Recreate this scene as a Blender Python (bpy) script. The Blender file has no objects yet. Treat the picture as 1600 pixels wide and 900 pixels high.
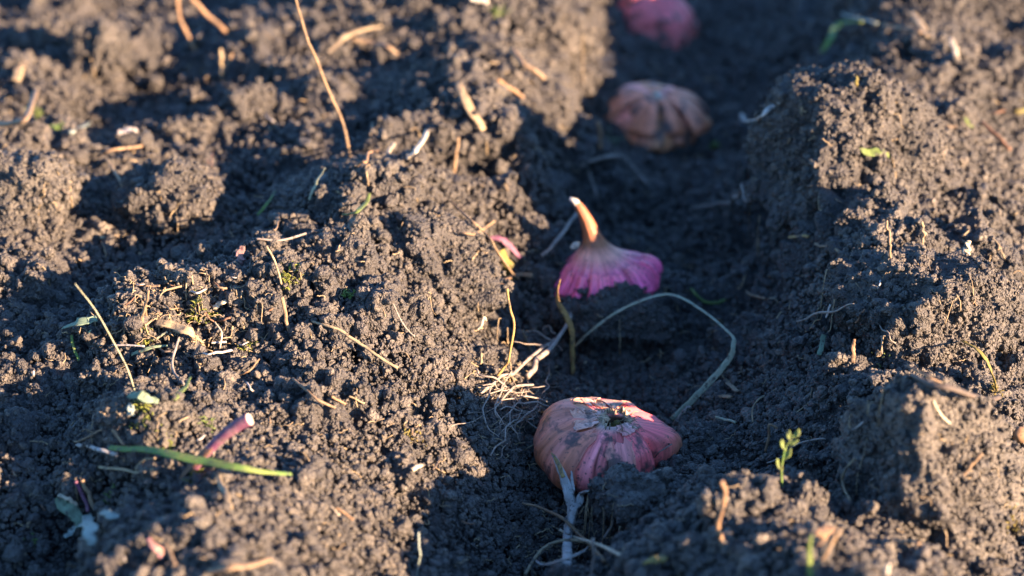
import bpy, bmesh, math, random
import numpy as np
from mathutils import Vector, Matrix, noise as mnoise

R = math.radians
rng = np.random.default_rng(7)
random.seed(7)
scene = bpy.context.scene
C = scene.collection

# ------------------------------------------------------------------ camera, sky, sun, exposure
CAM_H, PITCH, FPX = 0.416, 25.0, 3540.0          # metres, degrees down, focal length in pixels of a 1600 px wide frame
cam_data = bpy.data.cameras.new('camera')
cam = bpy.data.objects.new('camera', cam_data)
C.objects.link(cam)
cam.location = (0, 0, CAM_H)
cam.rotation_euler = (R(90 - PITCH), 0, 0)
cam_data.sensor_width = 36.0
cam_data.lens = FPX / 1600 * 36.0
cam_data.clip_start = 0.02
cam_data.clip_end = 500
cam_data.dof.use_dof = True
cam_data.dof.focus_distance = 0.855
cam_data.dof.aperture_fstop = 7.6
cam_data.dof.aperture_blades = 9
scene.camera = cam

SUN_ELEV, SUN_TO = 15.0, (0.88, -0.47)           # low sun from the right, a little behind the camera
az = math.atan2(SUN_TO[0], SUN_TO[1])            # clockwise from +Y
world = bpy.data.worlds.new('World')
scene.world = world
world.use_nodes = True
wn = world.node_tree
bg = wn.nodes['Background']
sky = wn.nodes.new('ShaderNodeTexSky')
sky.sky_type = 'NISHITA'
sky.sun_disc = False
sky.sun_elevation = R(SUN_ELEV)
sky.sun_rotation = az
wn.links.new(sky.outputs[0], bg.inputs[0])
bg.inputs[1].default_value = 0.07
sky.ozone_density = 6.0
sky.dust_density = 0.3
sun_data = bpy.data.lights.new('sun', 'SUN')
sun_data.energy = 5.0
sun_data.angle = R(0.5)
sun_data.color = (1.0, 0.68, 0.43)
sun = bpy.data.objects.new('sun', sun_data)
C.objects.link(sun)
h = math.hypot(*SUN_TO)
sd = Vector((SUN_TO[0] / h * math.cos(R(SUN_ELEV)), SUN_TO[1] / h * math.cos(R(SUN_ELEV)), math.sin(R(SUN_ELEV))))
sun.rotation_euler = sd.to_track_quat('Z', 'Y').to_euler()
sun.location = sd * 5
scene.view_settings.view_transform = 'Standard'
scene.view_settings.look = 'None'
scene.view_settings.gamma = 1
scene.view_settings.use_curve_mapping = False
scene.view_settings.exposure = 3.15

# ------------------------------------------------------------------ helpers: rays of the camera, noise
ct, st = math.cos(R(90 - PITCH)), math.sin(R(90 - PITCH))
def ray(px, py):
    cx, cy = (px - 800) / FPX, -(py - 450) / FPX
    v = np.array([cx, cy * ct + st, cy * st - ct])
    return v                                      # depth along the axis is 1 per unit
def at_z(px, py, z):                              # point where the ray meets height z
    d = ray(px, py); t = (z - CAM_H) / d[2]
    return np.array([0, 0, CAM_H]) + d * t
def at_y(px, py, y):
    d = ray(px, py); t = y / d[1]
    return np.array([0, 0, CAM_H]) + d * t
def depth(p):
    return p[1] * st + (p[2] - CAM_H) * (-ct)

def hash3(ix, iy, iz, seed):
    hh = (ix.astype(np.uint32) * np.uint32(73856093)) ^ (iy.astype(np.uint32) * np.uint32(19349663)) ^ (iz.astype(np.uint32) * np.uint32(83492791)) ^ np.uint32((seed * 2654435761) & 0xffffffff)
    hh ^= hh >> np.uint32(15); hh *= np.uint32(0x2c1b3c6d); hh ^= hh >> np.uint32(12); hh *= np.uint32(0x297a2d39); hh ^= hh >> np.uint32(15)
    return hh
def bumps(P, cell, seed, presence=1.0, rmin=.55, rmax=.95):
    """height 0..1 of a union of round lumps, one jittered lump per cell of a 3-D lattice"""
    Q = (P / cell).astype(np.float32)
    base = np.floor(Q).astype(np.int32)
    fr = Q - base
    best = np.zeros(len(P), np.float32)
    for dx in (-1, 0, 1):
        for dy in (-1, 0, 1):
            for dz in (-1, 0, 1):
                hh = hash3(base[:, 0] + dx, base[:, 1] + dy, base[:, 2] + dz, seed)
                jx = (hh & np.uint32(255)).astype(np.float32) / 255 + dx - fr[:, 0]
                jy = ((hh >> np.uint32(8)) & np.uint32(255)).astype(np.float32) / 255 + dy - fr[:, 1]
                jz = ((hh >> np.uint32(16)) & np.uint32(255)).astype(np.float32) / 255 + dz - fr[:, 2]
                q = ((hh >> np.uint32(24)) & np.uint32(255)).astype(np.float32) / 255
                rr = rmin + (rmax - rmin) * ((q * 7.31) % 1.0)
                v = np.clip(1 - (jx * jx + jy * jy + jz * jz) / (rr * rr), 0, 1) * rr * rr
                if presence < 1: v *= q < presence
                np.maximum(best, v, out=best)
    return np.sqrt(best)
def chunks(P, cell, seed):
    """broken lumps: a height 0..1 for the nearest lattice lump and how near its crack runs (0 at the crack)"""
    Q = (P / cell).astype(np.float32); base = np.floor(Q).astype(np.int32); fr = Q - base
    f1 = np.full(len(P), 9, np.float32); f2 = f1.copy(); val = np.zeros(len(P), np.float32)
    for dx in (-1, 0, 1):
        for dy in (-1, 0, 1):
            for dz in (-1, 0, 1):
                hh = hash3(base[:, 0] + dx, base[:, 1] + dy, base[:, 2] + dz, seed)
                jx = (hh & np.uint32(255)).astype(np.float32) / 255 + dx - fr[:, 0]
                jy = ((hh >> np.uint32(8)) & np.uint32(255)).astype(np.float32) / 255 + dy - fr[:, 1]
                jz = ((hh >> np.uint32(16)) & np.uint32(255)).astype(np.float32) / 255 + dz - fr[:, 2]
                q = ((hh >> np.uint32(24)) & np.uint32(255)).astype(np.float32) / 255
                d = np.sqrt(jx * jx + jy * jy + jz * jz)
                # every lump is tilted its own way, so its face is a slanting plane
                tilt = q + .9 * ((q * 5.7) % 1 - .5) * jx + .9 * ((q * 9.1) % 1 - .5) * jy
                new = d < f1
                f2 = np.where(new, f1, np.minimum(f2, d)); f1 = np.where(new, d, f1); val = np.where(new, tilt, val)
    return val, np.clip((f2 - f1) * 2.2, 0, 1)
def vnoise(P, cell, seed):
    """smooth value noise -1..1"""
    Q = P / cell
    b = np.floor(Q).astype(np.int32); f = Q - b; f = f * f * (3 - 2 * f)
    out = np.zeros(len(P))
    for dx in (0, 1):
        for dy in (0, 1):
            for dz in (0, 1):
                v = (hash3(b[:, 0] + dx, b[:, 1] + dy, b[:, 2] + dz, seed) & np.uint32(65535)).astype(float) / 65535
                w = (f[:, 0] if dx else 1 - f[:, 0]) * (f[:, 1] if dy else 1 - f[:, 1]) * (f[:, 2] if dz else 1 - f[:, 2])
                out += v * w
    return out * 2 - 1

def tag(o, label=None, cat=None, group=None, kind=None):
    if label: o['label'] = label
    if cat: o['category'] = cat
    if group: o['group'] = group
    if kind: o['kind'] = kind
    return o
def mesh_np(name, V, F, mat, parent=None, smooth=True):
    me = bpy.data.meshes.new(name)
    V = np.asarray(V, np.float32); F = np.asarray(F, np.int32)
    me.vertices.add(len(V)); me.vertices.foreach_set('co', V.ravel())
    k = F.shape[1]
    me.loops.add(F.size); me.loops.foreach_set('vertex_index', F.ravel())
    me.polygons.add(len(F))
    me.polygons.foreach_set('loop_start', np.arange(0, F.size, k, dtype=np.int32))
    me.update(calc_edges=True)
    me.polygons.foreach_set('use_smooth', np.full(len(F), smooth))
    if mat: me.materials.append(mat)
    o = bpy.data.objects.new(name, me); C.objects.link(o)
    if parent: o.parent = parent
    return o
def empty(name, loc):
    o = bpy.data.objects.new(name, None); C.objects.link(o); o.location = loc; o.empty_display_size = .01
    return o
def grid_faces(nr, nc, wrap=False):
    i, j = np.meshgrid(np.arange(nr - 1), np.arange(nc if wrap else nc - 1), indexing='ij')
    j2 = (j + 1) % nc
    return np.stack([i * nc + j, i * nc + j2, (i + 1) * nc + j2, (i + 1) * nc + j], -1).reshape(-1, 4)

# ------------------------------------------------------------------ materials
def nodes_of(name):
    m = bpy.data.materials.new(name); m.use_nodes = True
    t = m.node_tree; b = t.nodes['Principled BSDF']
    return m, t, b
def ramp(t, fac, stops):
    n = t.nodes.new('ShaderNodeValToRGB'); e = n.color_ramp.elements
    while len(e) < len(stops): e.new(.5)
    for el, (p, c) in zip(e, stops): el.position = p; el.color = (*c, 1)
    t.links.new(fac, n.inputs[0]); return n.outputs[0]
def noise_n(t, vec, scale, detail=3, rough=.6):
    n = t.nodes.new('ShaderNodeTexNoise'); n.inputs['Scale'].default_value = scale
    n.inputs['Detail'].default_value = detail; n.inputs['Roughness'].default_value = rough
    if vec is not None: t.links.new(vec, n.inputs['Vector'])
    return n.outputs['Fac']
def mixc(t, fac, a, b, mode='MIX'):
    n = t.nodes.new('ShaderNodeMix'); n.data_type = 'RGBA'; n.blend_type = mode
    for s, v in ((0, fac), (6, a), (7, b)):
        if hasattr(v, 'links'): t.links.new(v, n.inputs[s])
        elif s == 0: n.inputs[0].default_value = v
        else: n.inputs[s].default_value = (*v, 1)
    return n.outputs[2]
def bump_n(t, b, h, strength, dist):
    n = t.nodes.new('ShaderNodeBump'); n.inputs['Strength'].default_value = strength; n.inputs['Distance'].default_value = dist
    t.links.new(h, n.inputs['Height']); t.links.new(n.outputs[0], b.inputs['Normal'])

def soil_material(name):
    m, t, b = nodes_of(name)
    pos = t.nodes.new('ShaderNodeNewGeometry').outputs['Position']
    oi = t.nodes.new('ShaderNodeObjectInfo')
    c1 = ramp(t, noise_n(t, pos, 45, 4), [(.3, (.047, .044, .041)), (.5, (.070, .064, .058)), (.72, (.098, .088, .078))])
    c2 = ramp(t, noise_n(t, pos, 900, 2), [(.32, (.55, .55, .58)), (.55, (1, 1, 1)), (.75, (1.35, 1.28, 1.2))])
    c = mixc(t, 1.0, c1, c2, 'MULTIPLY')
    rv = ramp(t, oi.outputs['Random'], [(0, (.6, .6, .63)), (.7, (1.06, 1.04, 1.0)), (.96, (1.15, 1.1, 1.02)), (1, (1.7, 1.6, 1.45))])
    c = mixc(t, 1.0, c, rv, 'MULTIPLY')
    t.links.new(c, b.inputs['Base Color'])
    b.inputs['Roughness'].default_value = .6
    b.inputs['Specular IOR Level'].default_value = .38
    nz = t.nodes.new('ShaderNodeTexNoise'); nz.inputs['Scale'].default_value = 700; nz.inputs['Detail'].default_value = 2; t.links.new(pos, nz.inputs['Vector'])
    va = t.nodes.new('ShaderNodeVectorMath'); va.operation = 'MULTIPLY_ADD'; va.inputs[1].default_value = (.0011, .0011, .0011)
    t.links.new(nz.outputs['Color'], va.inputs[0]); t.links.new(pos, va.inputs[2])
    hs = []
    for sc_, wt in ((720, .7), (1500, .35)):
        vo = t.nodes.new('ShaderNodeTexVoronoi'); vo.inputs['Scale'].default_value = sc_; t.links.new(va.outputs[0], vo.inputs['Vector'])
        mm = t.nodes.new('ShaderNodeMath'); mm.operation = 'POWER'; mm.inputs[1].default_value = 1.6; t.links.new(vo.outputs['Distance'], mm.inputs[0])
        mu = t.nodes.new('ShaderNodeMath'); mu.operation = 'MULTIPLY'; mu.inputs[1].default_value = -wt; t.links.new(mm.outputs[0], mu.inputs[0]); hs.append(mu.outputs[0])
    ad = t.nodes.new('ShaderNodeMath'); ad.operation = 'ADD'; t.links.new(hs[0], ad.inputs[0]); t.links.new(hs[1], ad.inputs[1])
    bump_n(t, b, ad.outputs[0], 1.0, .0016)
    return m
SOIL = soil_material('soil')

def plant_material(name, col, var=.35, rough=.7, streak=(40, 2), col2=None, sheen=0, trans=0):
    m, t, b = nodes_of(name)
    uv = t.nodes.new('ShaderNodeUVMap').outputs[0]
    mp = t.nodes.new('ShaderNodeMapping'); mp.inputs['Scale'].default_value = (7, 3, 1)
    t.links.new(uv, mp.inputs[0])
    pos = t.nodes.new('ShaderNodeNewGeometry').outputs['Position']
    s1 = noise_n(t, mp.outputs[0], 2.5, 4, .65)
    s2 = noise_n(t, pos, 220, 3, .6)
    col = tuple(x * .72 for x in col); col2 = tuple(x * .72 for x in col2) if col2 else None
    lo = tuple(x * (1 - var) for x in col); hi = tuple(min(1, x * (1 + var)) for x in col)
    c = ramp(t, s1, [(.3, lo), (.52, col), (.72, hi)])
    other = col2 or (col[0] * .7, col[1] * .6, col[2] * .55)
    c = mixc(t, ramp(t, s2, [(.42, (0, 0, 0)), (.62, (.75, .75, .75))]), c, other)
    dirt = ramp(t, noise_n(t, pos, 480, 3, .7), [(.55, (0, 0, 0)), (.64, (.85, .85, .85))])
    c = mixc(t, dirt, c, (.05, .044, .038))
    t.links.new(c, b.inputs['Base Color'])
    b.inputs['Roughness'].default_value = rough
    b.inputs['Specular IOR Level'].default_value = .3
    bump_n(t, b, s1, .5, .0004)
    return m
PM = {}
for nm, col, col2 in [
    ('straw', (.38, .29, .17), (.22, .16, .1)), ('tan', (.28, .19, .11), (.17, .115, .075)), ('brown', (.22, .12, .07), None),
    ('orange', (.29, .175, .095), (.19, .115, .065)), ('root', (.31, .26, .22), (.2, .165, .135)), ('pale', (.62, .52, .37), (.42, .33, .22)),
    ('white', (.66, .58, .46), (.5, .42, .32)), ('green', (.1, .19, .04), (.17, .2, .05)), ('teal', (.19, .26, .17), (.11, .15, .09)),
    ('olive', (.21, .18, .04), (.14, .1, .03)), ('lime', (.13, .18, .045), (.1, .13, .035)), ('purple', (.15, .05, .10), (.24, .12, .15)),
    ('grey', (.5, .46, .42), (.32, .28, .25)), ('greygreen', (.36, .37, .26), (.28, .27, .17)), ('wood', (.11, .085, .07), (.07, .055, .045)),
    ('moss', (.17, .19, .025), (.1, .12, .025)), ('bluegreen', (.3, .35, .31), (.2, .24, .2)), ('gold', (.42, .27, .09), (.26, .15, .06)),
    ('pink', (.42, .2, .19), (.36, .22, .15))]:
    PM[nm] = plant_material(nm + '_fibre', col, col2=col2)

# ------------------------------------------------------------------ soil relief: heights (cm) estimated at chosen spots, some raised to block the sun
CP = [  # photo x, photo y, height in cm
    # furrow floor
    (880, 900, -1.8), (890, 820, -1.8), (930, 700, -1.9), (1000, 760, -1.2), (840, 760, -1.2), (1000, 600, -2.0), (930, 560, -2.2), (1040, 520, -2.2), (1090, 580, -1.6),
    (955, 468, -.1), (1005, 448, -.2), (885, 488, -.8), (1045, 440, -.9), (950, 405, -1.7), (1010, 385, -1.7), (878, 432, -1.9), (905, 420, -1.9), (1060, 400, -2.0), (1000, 330, -2.2), (900, 360, -1.8), (1090, 300, -2.0), (1000, 240, -2.0),
    (1010, 150, -1.6), (1100, 150, -1.6), (920, 200, -1.0), (1010, 60, -1.4), (1120, 50, -1.4), (1000, -60, -1.4), (1100, -80, -1.2),
    # left flank of the furrow and the left ridge
    (780, 700, .3), (740, 600, 1.2), (770, 520, .2), (770, 450, .2), (740, 400, 1.8), (700, 340, 3.4), (640, 280, 5.0), (580, 275, 5.6), (500, 300, 5.0), (620, 400, 4.4),
    (560, 480, 4.1), (650, 520, 3.3), (690, 620, 2.0), (620, 640, 2.7), (540, 600, 3.0), (450, 560, 3.6), (720, 760, .9), (650, 800, 1.1), (690, 870, .4), (600, 880, 1.6),
    (560, 740, 2.7), (480, 680, 3.0), (760, 820, -.8), (780, 900, -1.3),
    # ridge beyond, upper middle
    (600, 200, 3.4), (680, 200, 4.4), (740, 120, 5.0), (820, 200, 4.2), (850, 270, 2.8), (845, 325, 1.4), (800, 260, 4.0), (770, 180, 4.9), (720, 290, 2.6), (770, 345, .4), (870, 130, 3.6), (890, 60, 3.4), (840, 40, 4.4), (600, 100, 3.6), (520, 60, 4.2),
    (650, 20, 4.6), (760, 20, 5.0), (760, -60, 4.8), (880, -60, 2.8), (500, 180, 3.6), (440, 200, 3.5), (420, 60, 3.9),
    # upper left
    (380, 180, 3.2), (330, 130, 2.7), (300, 240, 3.0), (230, 150, 1.9), (220, 60, 1.7), (160, 90, 3.0), (120, 30, 3.0), (60, 120, 3.4), (30, 60, 2.6), (40, 200, 3.2), (140, 200, 2.0), (210, 200, 1.9), (30, 260, 4.0),
    (60, 330, 3.6), (120, 380, 2.8), (50, 400, 3.5), (170, 280, 3.2), (280, 300, 3.4), (370, 330, 2.2), (420, 300, 3.6), (380, 250, 3.0), (230, 400, 2.9), (420, 400, 3.4), (340, 10, 2.0), (240, -40, 1.2),
    # left mound with straw
    (330, 440, 5.0), (260, 470, 4.9), (420, 450, 4.7), (200, 480, 3.4), (300, 530, 4.2), (380, 530, 4.0), (180, 560, 3.2), (250, 590, 2.7), (100, 480, 2.8), (40, 480, 3.0), (100, 580, 2.2), (30, 620, 2.5), (330, 600, 1.6), (400, 600, 2.4),
    # near left
    (120, 660, 2.4), (60, 720, 2.0), (230, 640, 3.6), (270, 690, 3.8), (180, 720, 3.2), (120, 760, 1.6), (60, 820, 1.2), (100, 880, -.2), (20, 900, .2), (330, 760, 3.9), (420, 720, 3.4), (260, 820, 4.2), (380, 840, 4.1), (480, 800, 3.4), (500, 880, 2.9), (350, 900, 4.2), (200, 880, 2.4), (150, 830, .8),
    # right flank and right ridge, raised in places to shade the bulbs
    (1130, 660, -.6), (1100, 720, -.4), (1062, 705, .2), (1040, 742, -.4), (1180, 600, .2), (1200, 520, .3), (1230, 660, .8), (1180, 450, -.4), (1240, 430, 1.6), (1180, 380, -.8), (1260, 400, 2.8), (1230, 340, 1.4), (1200, 300, 1.2), (1300, 330, 4.3), (1280, 560, 1.8), (1340, 600, 3.6), (1300, 650, 2.4), (1280, 720, .6), (1310, 790, .2),
    (1250, 200, 2.4), (1180, 220, -1.0), (1250, 120, -.2), (1190, 80, -1.0), (1340, 160, 5.2), (1400, 300, 4.8), (1362, 372, 5.3), (1480, 200, 4.6), (1370, 80, 4.6), (1320, 60, 2.6), (1440, 60, 5.2), (1560, 60, 3.6), (1560, 200, 2.9), (1540, 320, 2.9), (1470, 360, 4.0), (1580, 420, 2.8), (1440, 450, 4.0), (1560, 520, 2.4), (1590, 620, 1.6), (1400, 580, 2.6), (1480, 600, 3.2), (1560, 680, 1.9), (1590, 760, .9),
    (1400, -40, 5.2), (1250, -40, .2), (1540, -60, 4.2),
    # near right, some built up to keep sun off the nearest bulb
    (1440, 700, 3.4), (1500, 800, 1.2), (1590, 880, .8), (1380, 800, 1.6), (1340, 860, 4.3), (1200, 770, 1.6), (1150, 800, 3.5), (1080, 830, 2.6), (1020, 860, 1.4), (1220, 850, 4.4), (1120, 900, 3.3), (1280, 900, 4.8), (1060, 780, .4), (950, 880, -.8), (1440, 900, 2.6),
]
cp = np.array([[*at_z(x, y, z / 100)[:2], z / 100] for x, y, z in CP])
extra = []
for yy in (.42, .5):                               # just below the frame
    for xx, zz in ((-.2, .01), (-.12, .03), (-.06, .02), (.0, -.012), (.05, .02), (.12, .035), (.2, .012)): extra.append((xx, yy, zz))
cp = np.vstack([cp, np.array(extra)])
def tps(r2): return r2 * np.log(r2 + 1e-9)
d2 = ((cp[:, None, :2] - cp[None, :, :2]) ** 2).sum(-1)
n = len(cp)
A = np.zeros((n + 3, n + 3)); A[:n, :n] = tps(d2) + np.eye(n) * 2.5e-4
A[:n, n] = 1; A[:n, n + 1:] = cp[:, :2]; A[n:, :n] = A[:n, n:].T
sol = np.linalg.solve(A, np.concatenate([cp[:, 2], np.zeros(3)]))
gx0, gx1, gy0, gy1, gs = -.5, .55, .35, 1.75, .005
GX, GY = np.arange(gx0, gx1, gs), np.arange(gy0, gy1, gs)
gg = np.stack(np.meshgrid(GX, GY, indexing='ij'), -1).reshape(-1, 2)
rbf = np.zeros(len(gg))
for k in range(n): rbf += sol[k] * tps(((gg - cp[k, :2]) ** 2).sum(-1))
rbf += sol[n] + gg @ sol[n + 1:]
rbf = np.clip(rbf, -.03, .065).reshape(len(GX), len(GY))
def sample(grid, x, y, x0, y0, s):
    u = np.clip((x - x0) / s, 0, grid.shape[0] - 1.001); v = np.clip((y - y0) / s, 0, grid.shape[1] - 1.001)
    i = u.astype(int); j = v.astype(int); a = u - i; b = v - j
    return grid[i, j] * (1 - a) * (1 - b) + grid[i + 1, j] * a * (1 - b) + grid[i, j + 1] * (1 - a) * b + grid[i + 1, j + 1] * a * b
def sstep(a, b, x):
    t = np.clip((x - a) / (b - a), 0, 1); return t * t * (3 - 2 * t)
def base_height(x, y):
    halfw = .035 + .226 * (y * .9 + .18)
    w = (1 - sstep(1.0, 1.35, np.abs(x) / halfw)) * sstep(.36, .5, y) * (1 - sstep(1.42, 1.65, y))
    gen = .006 - .022 * np.cos(2 * np.pi * (x - .045) / .34) + .012 * vnoise(np.stack([x, y, x * 0], -1), .11, 5)
    return sample(rbf, x, y, gx0, gy0, gs) * w + gen * (1 - w)

def relief(P, big=1.0):
    """clods, crumbs and grains of the tilled soil, in metres"""
    wob = np.stack([vnoise(P, .009, 31), vnoise(P, .009, 32), vnoise(P, .009, 33)], -1) * .0022
    Q = P + wob
    patch = sstep(-.35, .35, vnoise(P, .05, 40))
    hgt = .0125 * big * (bumps(Q, .034, 1, .55) - .3)
    hgt += .0060 * big * (bumps(Q, .021, 9, .5) - .3)
    W = P + np.stack([vnoise(P, .022, 34), vnoise(P, .022, 35), vnoise(P, .022, 36)], -1) * .006 + wob
    v1, e1 = chunks(W, .030, 51); v2, e2 = chunks(W, .0135, 52)
    ms = big * sstep(-.45, .25, vnoise(P, .075, 53))
    hgt += ms * (.0105 * (v1 - .5) * e1 ** .5 - .0060 * (1 - e1) ** 2)
    hgt += (.4 + .6 * big) * (.0050 * (v2 - .5) * e2 ** .5 - .0034 * (1 - e2) ** 2)
    hgt += .0088 * (.45 + .55 * big) * (bumps(Q, .0125, 2, .8) - .45)
    hgt += .0050 * (.55 + .45 * patch) * (bumps(Q, .0062, 3, .8) - .5)
    hgt += .0021 * (.6 + .4 * patch) * (bumps(Q, .0028, 4, .8) - .5)
    return hgt

# one sheet of soil: fine where the photograph looks, growing coarse towards the horizon
def axis(fine, n_out, first, last, lo, hi):
    g = np.geomspace(first, last, n_out)
    return np.concatenate([lo - g[::-1], fine, hi + g])
U = axis(np.linspace(-1.12, 1.12, 900), 70, .0035, 60, -1.12, 1.12)
yf = .50 * (1.45 / .50) ** np.linspace(0, 1, 880)
Yv = np.concatenate([.50 - np.geomspace(.002, 40, 55)[::-1], yf, 1.45 + np.geomspace(.003, 60, 55)])
UU, YY = np.meshgrid(U, Yv, indexing='xy')
HW = .035 + .226 * (np.clip(YY, .5, 1.6) * .9 + .18)
XX = UU * HW
x, y = XX.ravel(), YY.ravel()
far = sstep(1.0, 4.0, np.maximum(np.abs(x), np.abs(y - 1)))
z0 = base_height(x, y) * (1 - .5 * far)
e = .004
nx = -(base_height(x + e, y) - base_height(x - e, y)) / (2 * e); ny = -(base_height(x, y + e) - base_height(x, y - e)) / (2 * e)
ln = np.sqrt(nx * nx + ny * ny + 1)
N0 = np.stack([nx / ln, ny / ln, 1 / ln], -1)
P0 = np.stack([x, y, z0], -1)
big = .78 + .22 * sstep(-.012, .018, z0)
PV = P0 + N0 * (relief(P0, big) * (1 - far))[:, None]
soil = tag(mesh_np('soil', PV, grid_faces(len(Yv), len(U)), SOIL), 'dark tilled garden soil with a planting furrow down the middle', None, None, 'structure')

# height raster of the finished soil for setting things down on it
RS = .0012; rx0, ry0 = -.46, .46; RW, RH = int(.98 / RS), int(1.0 / RS)
Hr = np.full((RW, RH), -1.0)
def splat(V):
    i = ((V[:, 0] - rx0) / RS).astype(int); j = ((V[:, 1] - ry0) / RS).astype(int)
    k = (i >= 0) & (i < RW) & (j >= 0) & (j < RH)
    np.maximum.at(Hr, (i[k], j[k]), V[k, 2])
gi, gj = np.meshgrid(rx0 + (np.arange(RW) + .5) * RS, ry0 + (np.arange(RH) + .5) * RS, indexing='ij')
Hr[:] = base_height(gi.ravel(), gj.ravel()).reshape(RW, RH)
splat(PV)
def ground(x, y): return sample(Hr, np.asarray(x, float), np.asarray(y, float), rx0, ry0, RS)
TT = np.linspace(.45, 1.7, 4000)
def on(px, py, lift=.0):                          # where the sight line of a photo spot comes within lift (m) of the soil
    d = ray(px, py); p = np.array([0, 0, CAM_H]) + TT[:, None] * d
    below = p[:, 2] < ground(p[:, 0], p[:, 1]) + lift
    k = int(np.argmax(below)) if below.any() else len(TT) - 1
    return p[k]

# ------------------------------------------------------------------ crumbs: lumpy grains strewn over soil and clods
crumb_col = bpy.data.collections.new('crumb_shapes')
def crumb_mesh(k):
    bm = bmesh.new(); bmesh.ops.create_icosphere(bm, subdivisions=3, radius=1)
    V = np.array([v.co for v in bm.verts]); s = np.array([1, .8 + .25 * random.random(), .65 + .25 * random.random()])
    Pn = V * s
    f = .85 + .35 * vnoise(Pn + k * 9, .9, 60 + k) + .62 * (bumps(Pn + 17 * k, .8, 70 + k, .8) - .4) + .30 * (bumps(Pn + 17 * k, .42, 80 + k, .8) - .4)
    if k % 2:
        r_ = np.random.default_rng(200 + k)
        for q in range(7):
            nr = r_.normal(size=3); nr /= np.linalg.norm(nr); dt = V @ nr
            f = np.minimum(f, np.where(dt > .15, (.5 + .4 * r_.random()) / np.maximum(dt, .15), 9))
    W = Pn * f[:, None]
    for v, w in zip(bm.verts, W): v.co = w
    me = bpy.data.meshes.new('soil_crumb')
    for fc in bm.faces: fc.smooth = True
    bm.to_mesh(me); bm.free(); me.materials.append(SOIL)
    o = bpy.data.objects.new('soil_crumb', me); crumb_col.objects.link(o)
for k in range(7): crumb_mesh(k)

ng = bpy.data.node_groups.new('strew_crumbs', 'GeometryNodeTree')
ng.interface.new_socket('Geometry', in_out='INPUT', socket_type='NodeSocketGeometry')
ng.interface.new_socket('Geometry', in_out='OUTPUT', socket_type='NodeSocketGeometry')
gi_, go_ = ng.nodes.new('NodeGroupInput'), ng.nodes.new('NodeGroupOutput')
iop = ng.nodes.new('GeometryNodeInstanceOnPoints'); ci = ng.nodes.new('GeometryNodeCollectionInfo')
ci.inputs[0].default_value = crumb_col; ci.inputs[1].default_value = True; ci.inputs[2].default_value = True
def attr(nm, ty):
    a = ng.nodes.new('GeometryNodeInputNamedAttribute'); a.data_type = ty; a.inputs[0].default_value = nm; return a.outputs[0]
e2r = ng.nodes.new('FunctionNodeEulerToRotation')
L = ng.links.new
L(gi_.outputs[0], iop.inputs['Points']); L(ci.outputs[0], iop.inputs['Instance'])
iop.inputs['Pick Instance'].default_value = True
L(attr('kind_index', 'INT'), iop.inputs['Instance Index']); L(attr('turn', 'FLOAT_VECTOR'), e2r.inputs[0]); L(e2r.outputs[0], iop.inputs['Rotation'])
L(attr('size', 'FLOAT'), iop.inputs['Scale']); L(iop.outputs[0], go_.inputs[0])
def strew(name, pts, sizes, parent=None, label=None):
    me = bpy.data.meshes.new(name); me.vertices.add(len(pts)); me.vertices.foreach_set('co', np.asarray(pts, np.float32).ravel())
    a = me.attributes.new('size', 'FLOAT', 'POINT'); a.data.foreach_set('value', np.asarray(sizes, np.float32))
    a = me.attributes.new('turn', 'FLOAT_VECTOR', 'POINT'); a.data.foreach_set('vector', (rng.random((len(pts), 3)) * 6.283).astype(np.float32).ravel())
    a = me.attributes.new('kind_index', 'INT', 'POINT'); a.data.foreach_set('value', rng.integers(0, 7, len(pts)).astype(np.int32))
    o = bpy.data.objects.new(name, me); C.objects.link(o)
    if parent: o.parent = parent
    md = o.modifiers.new('strew', 'NODES'); md.node_group = ng
    tag(o, label, None, None, 'stuff')
    return o
def crumb_sizes(n, scale=1.0):
    return np.clip(np.exp(rng.normal(math.log(.00082), .5, n)), .0004, .0042) * scale

NC = 420000
uu = rng.random(NC) * 2.5 - 1.25; yy = .47 * (1.55 / .47) ** rng.random(NC)
xx = uu * (.035 + .226 * (yy * .9 + .18))
keep = rng.random(NC) < .35 + .65 * sstep(-.5, .5, vnoise(np.stack([xx, yy, xx * 0], -1), .03, 91))
xx, yy = xx[keep], yy[keep]
sz = crumb_sizes(len(xx)) * np.clip(.75 + .35 * yy, 1, 1.3)
bigc = rng.random(len(xx)) < .010; sz[bigc] = .0018 + .0034 * rng.random(bigc.sum()) ** 2
inside = (xx > rx0) & (xx < rx0 + RW * RS) & (yy > ry0) & (yy < ry0 + RH * RS)
xx, yy, sz = xx[inside], yy[inside], sz[inside]
strew('soil_crumbs', np.stack([xx, yy, ground(xx, yy) + sz * .15 - .0005], -1), sz, None, 'loose crumbs of dark soil strewn over the ridges and furrow')

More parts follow.
